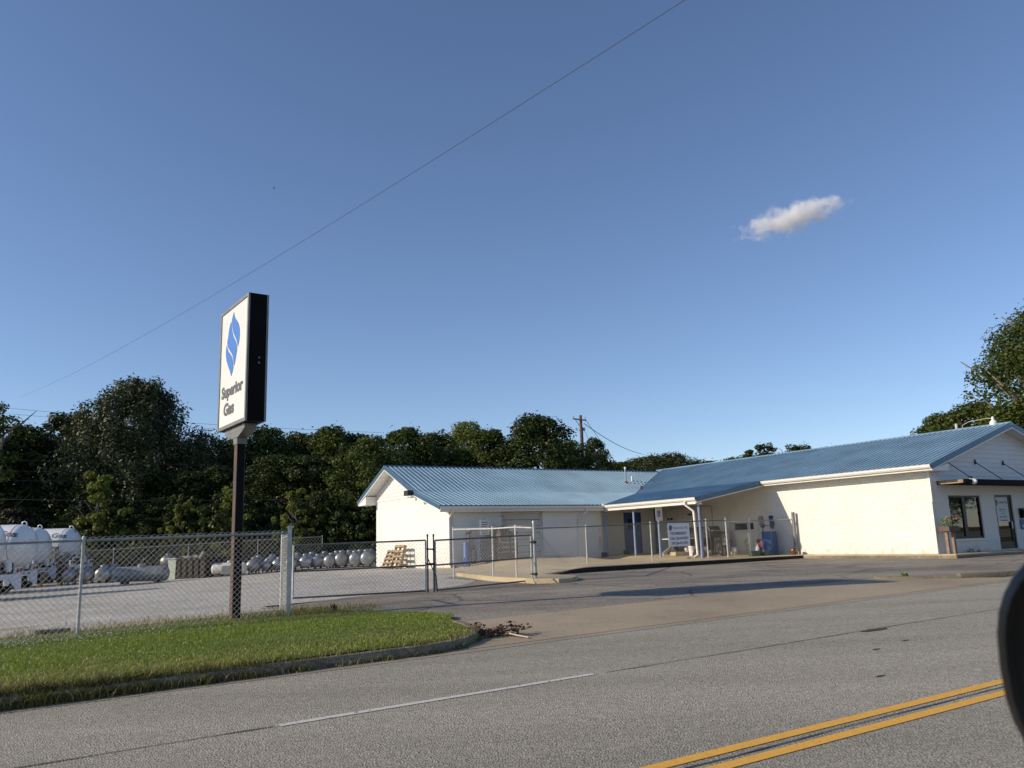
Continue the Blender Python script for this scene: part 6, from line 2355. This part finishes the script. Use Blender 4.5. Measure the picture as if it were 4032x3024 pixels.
def utility_pole(label, top, arm_rot, arms=((-.35, 2.0),), r=.16):
    zb_ = zg(top.x, top.y)
    h = top.z - zb_
    o = thing('utility_pole', label, 'utility pole', (top.x, top.y, zb_), arm_rot, 'wooden utility poles')
    MB().tube([(0, 0, -.3), (0, 0, h * .5), (0, 0, h)], [r * 1.15, r, r * .78], 12).build('pole', m_pole, o, smooth=True)
    for dz, L in arms:
        MB().box(-L / 2, L / 2, .1, .2, h + dz - .045, h + dz + .045).build('crossarm', m_pole, o)
        for x in (-L / 2 + .1, 0, L / 2 - .1):
            MB().lathe((x, .15, h + dz + .06), (0, 0, 1), [(0, .03), (.08, .05), (.12, .03), (.18, .05), (.22, .02)], 10).build('insulator', m_insul, o, smooth=True)
        MB().beam((-L * .3, .15, h + dz - .05), (0, .12, h + dz - .6), .03, .04).build('arm_brace', m_dark, o)
    return o, h


def wire(label, a, b, sag=.5, r=.012, name='overhead_wire', n=24):
    a, b = Vector(a), Vector(b)
    o = thing(name, label, 'wire', a, group='overhead wires')
    pts = [a.lerp(b, i / n) - a - Vector((0, 0, 4 * sag * (i / n) * (1 - i / n))) for i in range(n + 1)]
    MB().tube(pts, r, 5).build('cable', m_cable, o, smooth=True)
    return o


pt_ = at(1254 * K, 897 * K, 70)
UP, uh = utility_pole('wooden utility pole with a crossarm behind the blue roof', pt_, .8, ((-.35, 1.7),), .15)
MB().tube([(-.1, -.15, uh - 1.4), (-.9, -.2, uh - 1.32)], .02, 6).lathe((-.9, -.2, uh - 1.4), (0, 0, 1), [(0, .04), (.2, .06), (.24, .02)], 8).box(.12, .4, -.12, .1, uh - 1.3, uh - 1.05).build('side_bracket', m_insul, UP)
MB().tube([(.14, -.05, .2), (.15, -.05, uh - 1.2)], .03, 6).build('riser_conduit', m_insul, UP)
p2 = at(965 * K, 998 * K, 76)
SP, sh = utility_pole('far utility pole tip just showing above the left roof ridge', p2, .2, ((-.25, 1.7),), .13)
pl_ = Vector((-52, 50, 8.5))
for py0, py1, dep, k, lab in ((1808, 1846, 54, .35, 'uppermost of the four wires crossing the dark trees'), (1857, 1858, 54, .45, 'second of the four wires crossing the dark trees'), (1903, 1866, 54, .5, 'third of the four wires crossing the dark trees'), (1973, 1957, 54, .3, 'lowest of the four wires crossing the dark trees')):
    wire(lab, at(-500, py0 - 22, dep), at(1420 if py1 > 1900 else 1740, py1 - (10 if py1 < 1900 else 0), 60 if py1 > 1900 else 75), k, .014)
wire('upper of two thin wires in the sky over the left trees', at(-300, 1572, 90), at(1500, 1703, 92), .5, .016)
wire('lower of two thin wires in the sky over the left trees', at(-300, 1596, 90), at(1500, 1716, 92), .5, .016)
near_p = at(1482 * K, -2 * K, 11.2) + Vector((0, 0, .50))
far_p = at(42 * K, 858 * K, 60)
dirn = (near_p - far_p)
wire('long single wire rising across the whole sky from left trees to top edge', far_p, near_p + dirn * .22, .85, .0055, n=40)
ut = at(1262 * K, 915 * K, 70)
wire('thick wire sagging right from the utility pole', ut, at(1385 * K, 980 * K, 108), .4, .03)
wire('guy wire slanting down to the right of the utility pole', at(1264 * K, 905 * K, 70), at(1330 * K, 1000 * K, 74), .0, .02)
wire('second guy wire slanting down from the utility pole', at(1260 * K, 925 * K, 70), at(1302 * K, 1012 * K, 72), .0, .016)
wire('wire running left from the utility pole across the dark oak', at(1250 * K, 925 * K, 70), at(960 * K, 1003 * K, 76), .3, .014)

# ------------------------------------------------------------------ cloud, bird, mirror
mc = bpy.data.materials.new('cloud_vapour')
mc.use_nodes = True
n, l = mc.node_tree.nodes, mc.node_tree.links
n.remove(n['Principled BSDF'])
vol = n.new('ShaderNodeVolumePrincipled')
vol.inputs['Color'].default_value = (.99, .99, 1, 1)
vol.inputs['Anisotropy'].default_value = -.15
tc = n.new('ShaderNodeTexCoord')
no = n.new('ShaderNodeTexNoise')
no.inputs['Scale'].default_value = 2.9
no.inputs['Detail'].default_value = 7
no.inputs['Roughness'].default_value = .62
cm = n.new('ShaderNodeMapping')
cm.inputs['Scale'].default_value = (2.0, .9, .62)
l.new(tc.outputs['Object'], cm.inputs['Vector'])
l.new(cm.outputs[0], no.inputs['Vector'])
# density falls off from the middle of the puff
ln = n.new('ShaderNodeVectorMath')
ln.operation = 'LENGTH'
l.new(tc.outputs['Object'], ln.inputs[0])
fall = n.new('ShaderNodeMapRange')
fall.inputs['From Min'].default_value, fall.inputs['From Max'].default_value = .15, 1.0
fall.inputs['To Min'].default_value, fall.inputs['To Max'].default_value = .30, -.50
l.new(ln.outputs['Value'], fall.inputs['Value'])
ad = n.new('ShaderNodeMath')
am = n.new('ShaderNodeMath')
am.operation = 'MULTIPLY_ADD'
am.inputs[1].default_value, am.inputs[2].default_value = 1.7, -.35
l.new(no.outputs['Fac'], am.inputs[0])
l.new(am.outputs[0], ad.inputs[0])
l.new(fall.outputs[0], ad.inputs[1])
mr = n.new('ShaderNodeMapRange')
mr.inputs['From Min'].default_value, mr.inputs['From Max'].default_value = .37, .98
mr.inputs['To Min'].default_value, mr.inputs['To Max'].default_value = 0, .075
l.new(ad.outputs[0], mr.inputs['Value'])
l.new(mr.outputs[0], vol.inputs['Density'])
l.new(vol.outputs[0], n['Material Output'].inputs['Volume'])
cc = at(3120, 858, 1900)
bm = bmesh_v = None
mb = MB()
mb.lathe((-1, 0, 0), (1, 0, 0), [(1 - math.cos(math.pi * i / 14), math.sin(math.pi * i / 14)) for i in range(15)], 24)
CL = mb.build('cloud', mc, None, tuple(cc), (0, -.17, -.3))
CL.scale = (190, 75, 50)
tag(CL, 'small wispy white cloud alone in the blue sky', 'cloud')

bp_ = at(592 * K, 406 * K, 110)
o = thing('bird', 'tiny dark bird flying high left of the pole sign', 'bird', bp_, .4)
mb = MB().lathe((-.16, 0, 0), (1, 0, 0), [(0, .005), (.06, .03), (.16, .05), (.26, .035), (.33, .006)], 8)
for s_ in (-1, 1):
    mb.add([(.05, 0, .01), (-.04, 0, .01), (-.06, s_ * .2, .07), (.03, s_ * .2, .07), (-.1, s_ * .4, .02)], [(0, 1, 2, 3), (3, 2, 4)])
mb.build('body', m_black, o)

# wing mirror of the car, close to the camera
mp = at(4650, 2650, .62)
f2 = Vector((math.sin(R(33)), math.cos(R(33)), .0)).normalized()
MI = thing('wing_mirror', "out-of-focus black wing mirror of the photographer's car at the right edge", 'mirror', mp, -R(33) + R(2))
# local: y away from the camera, x to the right, z up
ring = []
mb = MB()
NS = 40


def sup(a, rx, rz, e=2.6):
    c, s_ = math.cos(a), math.sin(a)
    return rx * math.copysign(abs(c) ** (2 / e), c), rz * math.copysign(abs(s_) ** (2 / e), s_)


rows = [(.062, -.006, .01), (.058, -.012, .0), (.066, -.008, -.006), (.080, .012, .0), (.082, .04, 0), (.066, .075, 0), (.036, .095, 0)]
base_rx, base_rz = .112, .100
profile = [(.80, .012), (.88, -.008), (.95, -.014), (1.0, -.002), (1.0, .03), (.9, .062), (.62, .088), (.2, .098)]
for k, y in profile:
    for i in range(NS):
        x, z = sup(2 * math.pi * i / NS, base_rx * k, base_rz * k)
        mb.v.append((x, y, z))
for j in range(len(profile) - 1):
    for i in range(NS):
        i2 = (i + 1) % NS
        mb.f.append((j * NS + i, j * NS + i2, (j + 1) * NS + i2, (j + 1) * NS + i))
mb.f.append(tuple(range((len(profile) - 1) * NS, len(profile) * NS)))
mb.m = [0] * len(mb.f)
mb.build('housing', mat('mirror_housing', (.003, .003, .003), .42, spec=.25), MI, smooth=True, angle=60)
mg = MB()
for i in range(NS):
    x, z = sup(2 * math.pi * i / NS, base_rx * .81, base_rz * .81)
    mg.v.append((x, .008, z))
mg.f = [tuple(reversed(range(NS)))]
mg.m = [0]
mg.build('mirror_glass', mat('mirror_silver', (.72, .74, .75), .03, 1.0), MI)
MB().tube([(.06, .06, -.05), (.14, .05, -.09), (.26, .02, -.12)], [.03, .028, .035], 12).build('mirror_arm', MATS['mirror_housing'], MI, smooth=True)
